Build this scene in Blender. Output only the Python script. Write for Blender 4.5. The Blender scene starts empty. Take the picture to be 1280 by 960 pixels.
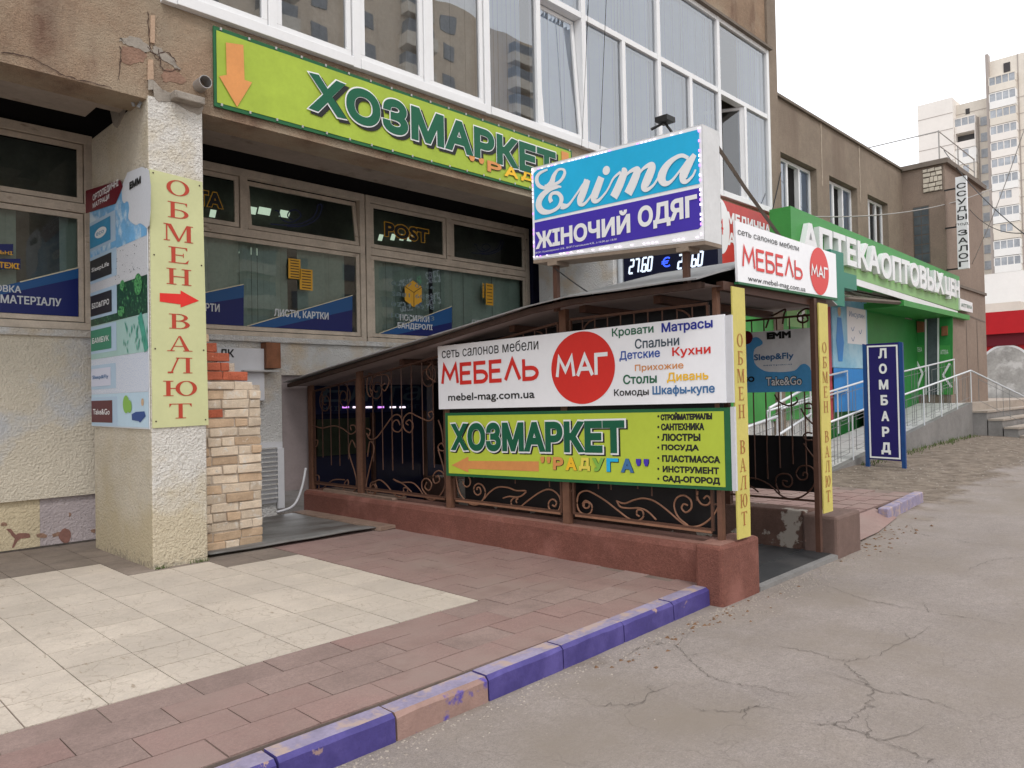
import bpy, math, random
from mathutils import Vector, Matrix, noise
random.seed(7)
S = bpy.context.scene
COL = S.collection
# ------------------------------------------------------------------ camera, world, sun, exposure
F = 945.; CX = 640.; CY = 480.; PITCH = math.atan(16.5/F); ROLL = .0197; YAW = math.radians(44.5); H = 1.6
fwd = Vector((math.cos(YAW)*math.cos(PITCH), math.sin(YAW)*math.cos(PITCH), math.sin(PITCH)))
r0 = Vector((math.sin(YAW), -math.cos(YAW), 0)); u0 = r0.cross(fwd)
right = math.cos(ROLL)*r0 - math.sin(ROLL)*u0
up = right.cross(fwd)
cd = bpy.data.cameras.new('camera'); cam = bpy.data.objects.new('camera', cd); COL.objects.link(cam); S.camera = cam
cam.matrix_world = Matrix(((right.x, up.x, -fwd.x, 0), (right.y, up.y, -fwd.y, 0), (right.z, up.z, -fwd.z, H), (0, 0, 0, 1)))
cd.sensor_fit = 'HORIZONTAL'; cd.sensor_width = 36; cd.lens = 36*F/1280; cd.clip_start = .05; cd.clip_end = 3000
W = bpy.data.worlds.new('World'); S.world = W; W.use_nodes = True
wn = W.node_tree.nodes; wl = W.node_tree.links
sky = wn.new('ShaderNodeTexSky'); sky.sky_type = 'NISHITA'; sky.sun_disc = False
sky.sun_elevation = math.radians(52); sky.sun_rotation = math.radians(203); sky.dust_density = 3
mx = wn.new('ShaderNodeMixRGB'); mx.inputs[0].default_value = .86
mx.inputs[2].default_value = (14.2, 14.5, 15.0, 1)
wl.new(sky.outputs[0], mx.inputs[1]); wl.new(mx.outputs[0], wn['Background'].inputs[0])
wn['Background'].inputs[1].default_value = .118
sd = bpy.data.lights.new('sun', 'SUN'); sd.energy = 1.1; sd.angle = math.radians(12); sd.color = (1, .97, .94)
so = bpy.data.objects.new('sun', sd); COL.objects.link(so)
_el, _az = math.radians(52), math.radians(203)   # azimuth clockwise from +Y
sdir = Vector((math.sin(_az)*math.cos(_el), math.cos(_az)*math.cos(_el), math.sin(_el)))
so.rotation_euler = sdir.to_track_quat('Z', 'Y').to_euler()
S.view_settings.view_transform = 'Standard'; S.view_settings.look = 'None'; S.view_settings.exposure = 0.0; S.view_settings.gamma = 1
S.render.engine = 'CYCLES'; S.cycles.use_denoising = True; S.cycles.max_bounces = 6; S.cycles.transparent_max_bounces = 24

# ------------------------------------------------------------------ helpers
def ray(px, py): return (fwd*F + right*(px-CX) - up*(py-CY))
def at(px, py, ax, val):
    """point where the line of sight through a photo pixel meets the plane axis=val"""
    d = ray(px, py); C = Vector((0, 0, H)); t = (val-C[ax])/d[ax]; return C+d*t

def lin(c):
    if isinstance(c, str):
        c = [int(c[i:i+2], 16)/255 for i in (0, 2, 4)]
        return tuple((x/12.92 if x <= .04045 else ((x+.055)/1.055)**2.4) for x in c)
    return tuple(c)
MATS = {}
def mat(name, col, rough=.75, var=.0, vs=3., bump=0., bs=80., bd=.004, spot=None, spots=None, metal=0., spec=.3, emit=0., rnd=0., bump2=None, grain=None):
    """procedural surface: base colour with blotches, optional worn patches, fine relief"""
    m = bpy.data.materials.new(name); MATS[name] = m; m.use_nodes = True; nt = m.node_tree; N = nt.nodes; L = nt.links
    b = N['Principled BSDF']; col = lin(col)
    b.inputs['Roughness'].default_value = rough; b.inputs['Metallic'].default_value = metal
    b.inputs['Specular IOR Level'].default_value = spec
    geo = N.new('ShaderNodeNewGeometry'); P = geo.outputs['Position']
    cur = None
    rgb = N.new('ShaderNodeRGB'); rgb.outputs[0].default_value = (*col, 1); cur = rgb.outputs[0]
    def noi(scale, detail=4, rg=.6, vec=P):
        n = N.new('ShaderNodeTexNoise'); n.inputs['Scale'].default_value = scale; n.inputs['Detail'].default_value = detail
        n.inputs['Roughness'].default_value = rg; L.new(vec, n.inputs['Vector']); return n.outputs['Fac']
    def mul(a, fac_sock, lo, hi):
        mr = N.new('ShaderNodeMapRange'); mr.inputs[1].default_value = .3; mr.inputs[2].default_value = .7
        mr.inputs[3].default_value = lo; mr.inputs[4].default_value = hi; L.new(fac_sock, mr.inputs[0])
        v = N.new('ShaderNodeVectorMath'); v.operation = 'SCALE'; L.new(a, v.inputs[0]); L.new(mr.outputs[0], v.inputs['Scale']); return v.outputs[0]
    if var:
        cur = mul(cur, noi(vs, 6, .65), 1-var, 1+var)
        cur = mul(cur, noi(vs*9, 4, .7), 1-var*.5, 1+var*.5)
    for ga, gs in (grain or []): cur = mul(cur, noi(gs, 2, .8), 1-ga, 1+ga)
    if rnd:
        oi = N.new('ShaderNodeObjectInfo'); mr = N.new('ShaderNodeMapRange'); mr.inputs[3].default_value = 1-rnd; mr.inputs[4].default_value = 1+rnd
        L.new(oi.outputs['Random'], mr.inputs[0]); v = N.new('ShaderNodeVectorMath'); v.operation = 'SCALE'
        L.new(cur, v.inputs[0]); L.new(mr.outputs[0], v.inputs['Scale']); cur = v.outputs[0]
    for sp in (spots or ([spot] if spot else [])):
        c2, sc, th, soft = sp[:4]; zr = sp[4] if len(sp) > 4 else None
        vec = P
        if len(sp) > 5:
            mp = N.new('ShaderNodeMapping'); mp.inputs['Scale'].default_value = sp[5]; L.new(P, mp.inputs[0]); vec = mp.outputs[0]
        f = noi(sc, 7, .62, vec)
        if zr:   # wear limited to heights between zr[0] and zr[1]
            sx = N.new('ShaderNodeSeparateXYZ'); L.new(P, sx.inputs[0]); mr = N.new('ShaderNodeMapRange'); mr.interpolation_type = 'SMOOTHSTEP'
            ax = zr[2] if len(zr) > 2 else 2
            mr.inputs[1].default_value = zr[0]; mr.inputs[2].default_value = zr[1]; mr.inputs[3].default_value = .35; mr.inputs[4].default_value = 0
            L.new(sx.outputs[ax], mr.inputs[0]); ad = N.new('ShaderNodeMath'); ad.operation = 'ADD'; L.new(f, ad.inputs[0]); L.new(mr.outputs[0], ad.inputs[1]); f = ad.outputs[0]
        mr = N.new('ShaderNodeMapRange'); mr.inputs[1].default_value = th-soft; mr.inputs[2].default_value = th+soft; L.new(f, mr.inputs[0])
        mxx = N.new('ShaderNodeMixRGB'); mxx.inputs[2].default_value = (*lin(c2), 1); L.new(mr.outputs[0], mxx.inputs[0]); L.new(cur, mxx.inputs[1]); cur = mxx.outputs[0]
    L.new(cur, b.inputs['Base Color'])
    if bump:
        bn = N.new('ShaderNodeBump'); bn.inputs['Strength'].default_value = bump; bn.inputs['Distance'].default_value = bd
        L.new(noi(bs, 3, .6), bn.inputs['Height']); L.new(bn.outputs[0], b.inputs['Normal'])
        if bump2:
            b2 = N.new('ShaderNodeBump'); b2.inputs['Strength'].default_value = bump2[0]; b2.inputs['Distance'].default_value = bump2[2]
            L.new(noi(bump2[1], 3, .6), b2.inputs['Height']); L.new(bn.outputs[0], b2.inputs['Normal']); L.new(b2.outputs[0], b.inputs['Normal'])
    if emit:
        b.inputs['Emission Color'].default_value = (*col, 1); b.inputs['Emission Strength'].default_value = emit
    return m
def crackle(name, scale, col, amt, bumpd=.004, width=.035):
    """fine embossed veins: edges of distorted cells, as relief and slight dirt"""
    m = MATS[name]; N = m.node_tree.nodes; L = m.node_tree.links; b = N['Principled BSDF']; geo = N.new('ShaderNodeNewGeometry')
    n = N.new('ShaderNodeTexNoise'); n.inputs['Scale'].default_value = scale*.8; n.inputs['Detail'].default_value = 4; L.new(geo.outputs['Position'], n.inputs['Vector'])
    ad = N.new('ShaderNodeVectorMath'); ad.operation = 'MULTIPLY_ADD'; L.new(n.outputs['Color'], ad.inputs[0]); ad.inputs[1].default_value = (2.2/scale,)*3; L.new(geo.outputs['Position'], ad.inputs[2])
    v = N.new('ShaderNodeTexVoronoi'); v.feature = 'DISTANCE_TO_EDGE'; v.inputs['Scale'].default_value = scale; L.new(ad.outputs[0], v.inputs['Vector'])
    mr = N.new('ShaderNodeMapRange'); mr.inputs[1].default_value = 0; mr.inputs[2].default_value = width; mr.inputs[3].default_value = amt; mr.inputs[4].default_value = 0; L.new(v.outputs['Distance'], mr.inputs[0])
    n3 = N.new('ShaderNodeTexNoise'); n3.inputs['Scale'].default_value = 3.1; L.new(geo.outputs['Position'], n3.inputs['Vector']); m3 = N.new('ShaderNodeMapRange'); m3.inputs[1].default_value = .42; m3.inputs[2].default_value = .6; L.new(n3.outputs['Fac'], m3.inputs[0])
    mu = N.new('ShaderNodeMath'); mu.operation = 'MULTIPLY'; L.new(mr.outputs[0], mu.inputs[0]); L.new(m3.outputs[0], mu.inputs[1])
    src = b.inputs['Base Color'].links[0].from_socket; mx_ = N.new('ShaderNodeMixRGB'); mx_.inputs[2].default_value = (*col, 1); L.new(mu.outputs[0], mx_.inputs[0]); L.new(src, mx_.inputs[1]); L.new(mx_.outputs[0], b.inputs['Base Color'])
    if bumpd:
        nr = b.inputs['Normal'].links[0].from_socket if b.inputs['Normal'].links else None; bp_ = N.new('ShaderNodeBump'); bp_.invert = True; bp_.inputs['Strength'].default_value = .8; bp_.inputs['Distance'].default_value = bumpd; L.new(mr.outputs[0], bp_.inputs['Height'])
        if nr: L.new(nr, bp_.inputs['Normal'])
        L.new(bp_.outputs[0], b.inputs['Normal'])
def glass(name, tint, trans=.75, rough=.0, refl=1.0, ior=1.8):
    m = bpy.data.materials.new(name); MATS[name] = m; m.use_nodes = True; N = m.node_tree.nodes; L = m.node_tree.links
    N.remove(N['Principled BSDF']); out = N['Material Output']
    t = N.new('ShaderNodeBsdfTransparent'); t.inputs[0].default_value = (*[c*trans for c in tint], 1)
    g = N.new('ShaderNodeBsdfGlossy'); g.inputs['Roughness'].default_value = rough; g.inputs[0].default_value = (refl, refl, refl, 1)
    geo = N.new('ShaderNodeNewGeometry'); n = N.new('ShaderNodeTexNoise'); n.inputs['Scale'].default_value = 1.1; n.inputs['Detail'].default_value = 1
    L.new(geo.outputs['Position'], n.inputs['Vector']); bp = N.new('ShaderNodeBump'); bp.inputs['Strength'].default_value = .12; bp.inputs['Distance'].default_value = .02
    L.new(n.outputs['Fac'], bp.inputs['Height']); L.new(bp.outputs[0], g.inputs['Normal'])
    fr = N.new('ShaderNodeFresnel'); fr.inputs[0].default_value = ior
    mxx = N.new('ShaderNodeMixShader'); L.new(fr.outputs[0], mxx.inputs[0]); L.new(t.outputs[0], mxx.inputs[1]); L.new(g.outputs[0], mxx.inputs[2]); L.new(mxx.outputs[0], out.inputs[0])
    return m

class Fr:
    """a flat frame: origin, u (to the right as you face it), v (up); n points at the viewer"""
    def __init__(s, o, u, v): s.o = Vector(o); s.u = Vector(u).normalized(); s.v = Vector(v).normalized(); s.n = s.u.cross(s.v)
    def pt(s, a, b, c=0.): return s.o+s.u*a+s.v*b+s.n*c
    def px(s, x, y):
        d = ray(x, y); C = Vector((0, 0, H)); nn = s.u.cross(s.v); t = (s.o-C).dot(nn)/d.dot(nn); p = C+d*t-s.o; k = s.u.dot(s.v); pu, pv = p.dot(s.u), p.dot(s.v); return ((pu-k*pv)/(1-k*k), (pv-k*pu)/(1-k*k))
def FY(y, z=0, x=0): return Fr((x, y, z), (1, 0, 0), (0, 0, 1))       # faces the street (-Y)
def FX(x, z=0, y=0): return Fr((x, y, z), (0, -1, 0), (0, 0, 1))      # faces -X

class MB:
    def __init__(s): s.v = []; s.f = []; s.m = []; s.mi = 0
    def quad(s, *p):
        n = len(s.v); s.v += [tuple(q) for q in p]; s.f.append(tuple(range(n, n+len(p)))); s.m.append(s.mi); return s
    def box(s, x0, x1, y0, y1, z0, z1, j=0.):
        n = len(s.v)
        for x in (x0, x1):
            for y in (y0, y1):
                for z in (z0, z1): s.v.append((x+random.uniform(-j, j), y+random.uniform(-j, j), z+random.uniform(-j, j)))
        for f in ((0, 1, 3, 2), (4, 6, 7, 5), (0, 4, 5, 1), (2, 3, 7, 6), (0, 2, 6, 4), (1, 5, 7, 3)): s.f.append(tuple(n+i for i in f)); s.m.append(s.mi)
        return s
    def fbox(s, fr, a0, a1, b0, b1, c0, c1):
        return s.prism(fr, [(a0, b0), (a1, b0), (a1, b1), (a0, b1)], c0, c1)
    def prism(s, fr, pts, c0, c1):
        n = len(s.v); k = len(pts)
        s.v += [tuple(fr.pt(a, b, c0)) for a, b in pts]+[tuple(fr.pt(a, b, c1)) for a, b in pts]
        s.f.append(tuple(range(n+k-1, n-1, -1))); s.f.append(tuple(range(n+k, n+2*k))); s.m += [s.mi]*2
        for i in range(k): s.f.append((n+i, n+(i+1) % k, n+k+(i+1) % k, n+k+i)); s.m.append(s.mi)
        return s
    def poly(s, fr, pts, c=0.): return s.quad(*[fr.pt(a, b, c) for a, b in pts])
    def rect(s, fr, a0, b0, a1, b1, c=0.): return s.poly(fr, [(a0, b0), (a1, b0), (a1, b1), (a0, b1)], c)
    def ribbon(s, fr, pts, w, c=0., closed=False, cap=True):
        """a stroke of width w (number or list) along 2D pts"""
        k = len(pts); ws = w if isinstance(w, (list, tuple)) else [w]*k; Lf = []; Rt = []
        P = [Vector(p) for p in pts]
        for i in range(k):
            a = P[(i-1) % k] if (closed or i > 0) else P[i]; b_ = P[(i+1) % k] if (closed or i < k-1) else P[i]
            d1 = (P[i]-a); d2 = (b_-P[i])
            d1 = d1.normalized() if d1.length > 1e-9 else d2.normalized(); d2 = d2.normalized() if d2.length > 1e-9 else d1
            t = (d1+d2); t = t.normalized() if t.length > 1e-6 else d1
            n = Vector((-t.y, t.x)); cs = max(.45, n.dot(Vector((-d1.y, d1.x)))); h = ws[i]/2/cs
            e = Vector((0, 0))
            if cap and not closed and i == 0: e = -d2*ws[i]*.0
            Lf.append(P[i]+n*h+e); Rt.append(P[i]-n*h+e)
        n0 = len(s.v)
        for i in range(k): s.v.append(tuple(fr.pt(Lf[i].x, Lf[i].y, c+i*2e-5))); s.v.append(tuple(fr.pt(Rt[i].x, Rt[i].y, c+i*2e-5)))
        for i in range(k if closed else k-1):
            j = (i+1) % k; s.f.append((n0+2*i, n0+2*i+1, n0+2*j+1, n0+2*j)); s.m.append(s.mi)
        return s
    def disc(s, fr, a, b, r, c=0., k=40, ry=None):
        ry = ry or r; return s.poly(fr, [(a+r*math.cos(t*2*math.pi/k), b+ry*math.sin(t*2*math.pi/k)) for t in range(k)], c)
    def tube(s, pts, r, k=6, twist=0):
        P = [Vector(p) for p in pts]; n0 = len(s.v); m = len(P)
        ref = Vector((0, 0, 1)) if abs((P[-1]-P[0]).normalized().z) < .9 else Vector((1, 0, 0))
        for i, p in enumerate(P):
            d = (P[min(i+1, m-1)]-P[max(i-1, 0)]).normalized(); a = d.cross(ref)
            a = a.normalized() if a.length > 1e-4 else Vector((1, 0, 0)); b_ = d.cross(a)
            rr = r[i] if isinstance(r, (list, tuple)) else r
            for q in range(k):
                t = 2*math.pi*q/k+twist*i; s.v.append(tuple(p+a*rr*math.cos(t)+b_*rr*math.sin(t)))
        for i in range(m-1):
            for q in range(k): s.f.append((n0+i*k+q, n0+i*k+(q+1) % k, n0+(i+1)*k+(q+1) % k, n0+(i+1)*k+q)); s.m.append(s.mi)
        s.f.append(tuple(n0+q for q in range(k-1, -1, -1))); s.f.append(tuple(n0+(m-1)*k+q for q in range(k))); s.m += [s.mi]*2
        return s
    def build(s, name, mats, parent=None, bevel=0., smooth=False, mesh=None):
        me = bpy.data.meshes.new(name); off = rootloc(parent)
        me.from_pydata([(v[0]-off.x, v[1]-off.y, v[2]-off.z) for v in s.v], [], s.f)
        if not isinstance(mats, (list, tuple)): mats = [mats]
        for m in mats: me.materials.append(MATS[m])
        for p, i in zip(me.polygons, s.m): p.material_index = i
        if smooth:
            for p in me.polygons: p.use_smooth = True
        me.update(); o = bpy.data.objects.new(name, me); COL.objects.link(o)
        if parent: o.parent = parent
        if bevel:
            bv = o.modifiers.new('b', 'BEVEL'); bv.width = bevel; bv.segments = 2; bv.limit_method = 'ANGLE'
        return o
def rootloc(p):
    v = Vector((0, 0, 0))
    while p: v = v+p.location; p = p.parent
    return v
def thing(name, label, cat, loc, group=None):
    o = bpy.data.objects.new(name, None); COL.objects.link(o); o.location = loc; o.empty_display_size = .1
    o['label'] = label; o['category'] = cat
    if group: o['group'] = group
    return o
def tag(o, label, cat, group=None):
    o['label'] = label; o['category'] = cat
    if group: o['group'] = group
    return o
def kind(o, k): o['kind'] = k; return o
def copy_tree(o, parent=None):
    c = o.copy(); COL.objects.link(c); c.parent = parent
    for ch in list(o.children): copy_tree(ch, c)
    return c
_tx = {}
def contours(body, space):
    """outlines of a piece of text, glyph by glyph: list of (list of loops, winding sign of the glyph)"""
    key = (body, space)
    if key in _tx: return _tx[key]
    cu = bpy.data.curves.new('t', 'FONT'); cu.body = body; cu.resolution_u = 3; cu.space_character = space; cu.fill_mode = 'NONE'
    o = bpy.data.objects.new('t', cu); COL.objects.link(o)
    dg = bpy.context.evaluated_depsgraph_get(); me = bpy.data.meshes.new_from_object(o.evaluated_get(dg))
    P = [(v.co.x, v.co.y) for v in me.vertices]; nxt = {}
    for e in me.edges: nxt[e.vertices[0]] = e.vertices[1]
    bpy.data.objects.remove(o); bpy.data.curves.remove(cu); bpy.data.meshes.remove(me)
    seen = set(); loops = []
    for st in range(len(P)):
        if st in seen: continue
        lp = []; cur = st
        while cur not in seen: seen.add(cur); lp.append(P[cur]); cur = nxt.get(cur, st)
        cl = [lp[0]]
        for p in lp[1:]:
            if math.hypot(p[0]-cl[-1][0], p[1]-cl[-1][1]) > 2e-4: cl.append(p)
        if len(cl) > 2: loops.append(cl)
    ar = lambda L: .5*sum(L[i][0]*L[(i+1) % len(L)][1]-L[(i+1) % len(L)][0]*L[i][1] for i in range(len(L)))
    loops.sort(key=lambda L: min(p[0] for p in L)); res = []; hi = -1e9
    for L in loops:
        a, b_ = min(p[0] for p in L), max(p[0] for p in L)
        if a < hi-.01: res[-1].append(L)
        else: res.append([L]); hi = -1e9
        hi = max(hi, b_)
    res = [(G, 1 if ar(max(G, key=lambda L: abs(ar(L)))) > 0 else -1) for G in res]
    _tx[key] = res; return res
def grow(L, g):
    """offset a loop by g to its right-hand (outer) side with limited mitres"""
    n = len(L); out = []
    for i in range(n):
        a, p, b_ = Vector(L[i-1]), Vector(L[i]), Vector(L[(i+1) % n]); d1 = (p-a); d2 = (b_-p)
        if d1.length < 1e-9 or d2.length < 1e-9: out.append(tuple(p)); continue
        d1.normalize(); d2.normalize(); n1 = Vector((d1.y, -d1.x)); n2_ = Vector((d2.y, -d2.x)); m_ = n1+n2_
        if m_.length < 1e-6: out.append(tuple(p+n1*g)); continue
        m_.normalize(); k = min(1.7, 1/max(.2, m_.dot(n1))); out.append(tuple(p+m_*g*k))
    return out
from mathutils.geometry import delaunay_2d_cdt
def winding(x, y, loops):
    w = 0
    for L in loops:
        x0, y0 = L[-1]
        for x1, y1 in L:
            if (y0 > y) != (y1 > y) and x < (x1-x0)*(y-y0)/(y1-y0)+x0: w += 1 if y1 > y0 else -1
            x0, y0 = x1, y1
    return w
def text(body, fr, a0, b0, a1, b1, m, parent, c=.004, bold=0., name='lettering', shear=0., space=1., extr=0., join=None):
    """built-in font text laid flat in the box a0..a1, b0..b1 of a frame; bold = stroke gain as a share of the height"""
    res = contours(body, space)
    A_ = [p for G, _ in res for L in G for p in L]
    xs = [p[0] for p in A_]; ys = [p[1] for p in A_]; x0, x1, y0, y1 = min(xs), max(xs), min(ys), max(ys)
    g = bold*(b1-b0); a0 += g; a1 -= g; b0 += g; b1 -= g; mb = join or MB()
    def tf(p):
        v = b0+(p[1]-y0)/max(1e-6, y1-y0)*(b1-b0); return (a0+(p[0]-x0)/(x1-x0)*(a1-a0)+shear*(v-b0), v)
    for gi, (G, sg) in enumerate(res):
        loops = []
        for L in G:
            Q = [tf(p) for p in L]
            if g: Q = grow(Q, g*sg)
            loops.append(Q)
        sc = 1/max(1e-6, b1-b0); flat = [Vector(((p[0]-a0)*sc, (p[1]-b0)*sc)) for L in loops for p in L]; ed = []; k0 = 0
        for L in loops: k = len(L); ed += [(k0+i, k0+(i+1) % k) for i in range(k)]; k0 += k
        V2, _, F2, *_r = delaunay_2d_cdt(flat, ed, [], 0, 1e-5)
        ln = [[((p[0]-a0)*sc, (p[1]-b0)*sc) for p in L] for L in loops]
        n = len(mb.v); cc = c+extr+(gi % 2)*.0003; mb.v += [tuple(fr.pt(q.x/sc+a0, q.y/sc+b0, cc)) for q in V2]; cnt = set()
        for t in F2:
            cx, cy = sum(V2[k].x for k in t)/len(t), sum(V2[k].y for k in t)/len(t)
            if winding(cx, cy, ln) == 0 or (g and winding(cx, cy, ln)*sg < 0): continue
            mb.f.append(tuple(n+k for k in t)); mb.m.append(mb.mi)
            for a, b_ in zip(t, t[1:]+t[:1]): cnt.add((a, b_))
        if extr:
            n2 = len(mb.v); mb.v += [tuple(fr.pt(q.x/sc+a0, q.y/sc+b0, cc-extr)) for q in V2]
            for a, b_ in cnt:
                if (b_, a) not in cnt: mb.f.append((n+b_, n+a, n2+a, n2+b_)); mb.m.append(mb.mi)
    used = sorted({k for f in mb.f for k in f}); rm = {k: i for i, k in enumerate(used)}
    if join is None: mb.v = [mb.v[k] for k in used]; mb.f = [tuple(rm[k] for k in f) for f in mb.f]
    return None if join is not None else mb.build(name, m, parent)
def tpx(body, fr, bl, br, tl, m, parent, **k):
    """text whose box is read from three photo pixels: bottom left, bottom right, top left"""
    a = fr.px(*bl); b = fr.px(*br); t = fr.px(*tl)
    return text(body, fr, a[0], (a[1]+b[1])/2, b[0], t[1], m, parent, **k)
def cr(pts, n=6):
    """smooth curve through points (2D/3D tuples, any extra values too)"""
    out = []; k = len(pts)
    for i in range(k-1):
        p0, p1, p2, p3 = pts[max(i-1, 0)], pts[i], pts[i+1], pts[min(i+2, k-1)]
        for j in range(n):
            t = j/n; out.append(tuple(.5*((2*b)+(-a+c)*t+(2*a-5*b+4*c-d)*t*t+(-a+3*b-3*c+d)*t**3) for a, b, c, d in zip(p0, p1, p2, p3)))
    out.append(tuple(pts[-1])); return out
# strokes for the plain rounded lettering of the furniture signs (unit height)
def arcp(cx, cy, rx, ry, a0, a1, n=8): return [(cx+rx*math.cos(math.radians(a0+(a1-a0)*i/n)), cy+ry*math.sin(math.radians(a0+(a1-a0)*i/n))) for i in range(n+1)]
STK = {'М': (.78, [[(0, 0), (.1, 1), (.39, .3), (.68, 1), (.78, 0)]]), 'Е': (.5, [[(.5, 1), (0, 1), (0, 0), (.5, 0)], [(0, .52), (.44, .52)]]),
       'Б': (.55, [[(.5, 1), (0, 1), (0, 0), (.3, 0)]+arcp(.3, .27, .25, .27, -90, 90)+[(0, .54)]]), 'Л': (.62, [[(0, 0), (.31, 1), (.62, 0)]]),
       'Ь': (.55, [[(0, 1), (0, 0), (.3, 0)]+arcp(.3, .27, .25, .27, -90, 90)+[(0, .54)]]), 'А': (.66, [[(0, 0), (.33, 1), (.66, 0)], [(.12, .34), (.54, .34)]]),
       'Г': (.5, [[(0, 0), (0, 1), (.5, 1)]])}
def strokes(word, fr, a0, b0, a1, b1, w, m, parent, c=.005, gap=.2):
    tot = sum(STK[ch][0] for ch in word)+gap*(len(word)-1); s_ = (a1-a0-w)/tot; hh = b1-b0-w; x = a0+w/2; mb = MB()
    for ch in word:
        for i, st in enumerate(STK[ch][1]): mb.ribbon(fr, [(x+p[0]*s_, b0+w/2+p[1]*hh) for p in st], w, c+.0006*i)
        x += (STK[ch][0]+gap)*s_
    return mb.build('lettering', m, parent)
# serif capitals (unit box, w x 1)
def ring(cx, cy, ro, rio, rv, riv, a0=0, a1=360, n=20):
    o = arcp(cx, cy, ro, rv, a0, a1, n); i = arcp(cx, cy, rio, riv, a0, a1, n); return [[o[k], o[k+1], i[k+1], i[k]] for k in range(n)]
def R_(x0, y0, x1, y1): return [(x0, y0), (x1, y0), (x1, y1), (x0, y1)]
tk, th = .15, .05
SER = {'О': ring(.42, .5, .42, .27, .5, .45), 'Ю': [R_(.1, 0, .25, 1), R_(0, 0, .35, th), R_(0, 1-th, .35, 1), R_(.25, .47, .45, .53)]+ring(.8, .5, .38, .23, .5, .45),
       'Б': [R_(.1, 0, .25, 1), R_(0, 0, .35, th), R_(0, .95, .7, 1), [(.62, .95), (.7, .95), (.7, .76)], R_(.25, .5, .4, .55), R_(.25, 0, .4, .05)]+ring(.4, .275, .35, .2, .275, .225, -90, 90, 10),
       'М': [R_(.08, 0, .13, 1), R_(0, 0, .22, th), R_(0, 1-th, .2, 1), [(.1, 1), (.26, 1), (.56, .08), (.48, 0)], [(.48, 0), (.54, 0), (.86, 1), (.8, 1)], R_(.8, 0, .95, 1), R_(.72, 0, 1.03, th), R_(.86, 1-th, 1.03, 1)],
       'Е': [R_(.1, 0, .25, 1), R_(0, 0, .7, th), R_(0, 1-th, .68, 1), R_(.25, .48, .55, .53), [(.6, 1-th), (.68, 1-th), (.68, .78)], [(.6, th), (.7, th), (.74, .26)], R_(.52, .38, .55, .63)],
       'Н': [R_(.1, 0, .25, 1), R_(.65, 0, .8, 1), R_(0, 0, .35, th), R_(0, 1-th, .35, 1), R_(.55, 0, .9, th), R_(.55, 1-th, .9, 1), R_(.25, .48, .65, .53)],
       'В': [R_(.1, 0, .25, 1), R_(0, 0, .4, th), R_(0, 1-th, .4, 1), R_(.25, .5, .4, .55)]+ring(.38, .275, .37, .21, .275, .225, -90, 90, 10)+ring(.36, .76, .32, .18, .24, .19, -90, 90, 10),
       'А': [[(.1, 0), (.16, 0), (.46, 1), (.42, 1)], [(.66, 0), (.82, 0), (.5, 1), (.42, 1)], R_(.22, .3, .64, .35), R_(0, 0, .27, th), R_(.58, 0, .92, th)],
       'Л': [[(.1, .02), (.16, 0), (.42, 1), (.36, 1)], R_(.66, 0, .81, 1), R_(.3, 1-th, .9, 1), R_(0, 0, .2, .1), R_(.56, 0, .9, th)],
       'Т': [R_(.33, 0, .48, 1), R_(0, 1-th, .81, 1), [(0, 1-th), (.08, 1-th), (0, .74)], [(.73, 1-th), (.81, 1-th), (.81, .74)], R_(.22, 0, .6, th)]}
SW = {'О': .84, 'Ю': 1.18, 'Б': .75, 'М': 1.03, 'Е': .74, 'Н': .9, 'В': .75, 'А': .92, 'Л': .9, 'Т': .81}
def serif(mb, ch, fr, ac, b0, h, w, c):
    for i, p in enumerate(SER[ch]): mb.poly(fr, [(ac+(x-SW[ch]/2)*w, b0+y*h) for x, y in p], c+.0002*(i % 7))

# ------------------------------------------------------------------ materials
mat('asphalt', (.278, .238, .214), .92, .12, 1.2, .7, 200, .006, spots=[((.40, .35, .31), 120, .70, .02), ((.15, .13, .115), 330, .68, .03), ((.24, .20, .165), .7, .56, .12), ((.17, .145, .125), 5, .74, .05)], bump2=(.5, 35, .006), grain=[(.10, 24), (.17, 70), (.2, 170)])
crackle('asphalt', 1.3, (.15, .125, .105), .30, .005, .009)
mat('dirt', (.27, .215, .17), .97, .28, 2.2, .8, 60, .012, spots=[((.16, .125, .1), 14, .6, .06), ((.42, .37, .32), 38, .68, .03)], bump2=(.6, 9, .03))
mat('crack', (.13, .11, .095), .95)
mat('mortar', (.20, .155, .13), .95, .2, 6, .4, 150)
mat('cream_tile', (.53, .46, .385), .62, .10, 2.5, .35, 26, .004, rnd=.07, spots=[((.36, .29, .22), 17, .655, .02, None, (1, .35, 1)), ((.47, .41, .35), 1.1, .6, .15)], bump2=(.3, 8, .006), grain=[(.07, 90)])
crackle('cream_tile', 7, (.32, .26, .20), .5)
mat('old_tile', (.215, .175, .145), .8, .2, 3, .4, 60, .004, rnd=.1, grain=[(.1, 90)])
mat('red_paver', (.262, .170, .150), .85, .09, 3, .5, 180, .003, rnd=.045, spots=[((.28, .205, .178), 1.3, .56, .14), ((.22, .15, .13), 2.7, .64, .1)], bump2=(.2, 14, .004), grain=[(.10, 60), (.12, 170)])
mat('grey_paver', (.262, .188, .165), .88, .15, 3, .5, 180, .003, grain=[(.10, 60), (.12, 170)], rnd=.07)
mat('kerb_violet', (.060, .047, .19), .6, .14, 5, .4, 70, .004, spots=[((.33, .22, .185), 9, .66, .015), ((.10, .08, .27), 3.5, .6, .1)], bump2=(.3, 12, .01))
mat('kerb_bare', (.29, .185, .155), .85, .15, 4, .5, 90, .005, spots=[((.10, .075, .31), 5.2, .6, .03)], bump2=(.3, 12, .01))
mat('kerb_worn_top', (.27, .235, .33), .7, .22, 5, .4, 80, .004, spots=[((.40, .30, .27), 8, .55, .05)])
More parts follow.
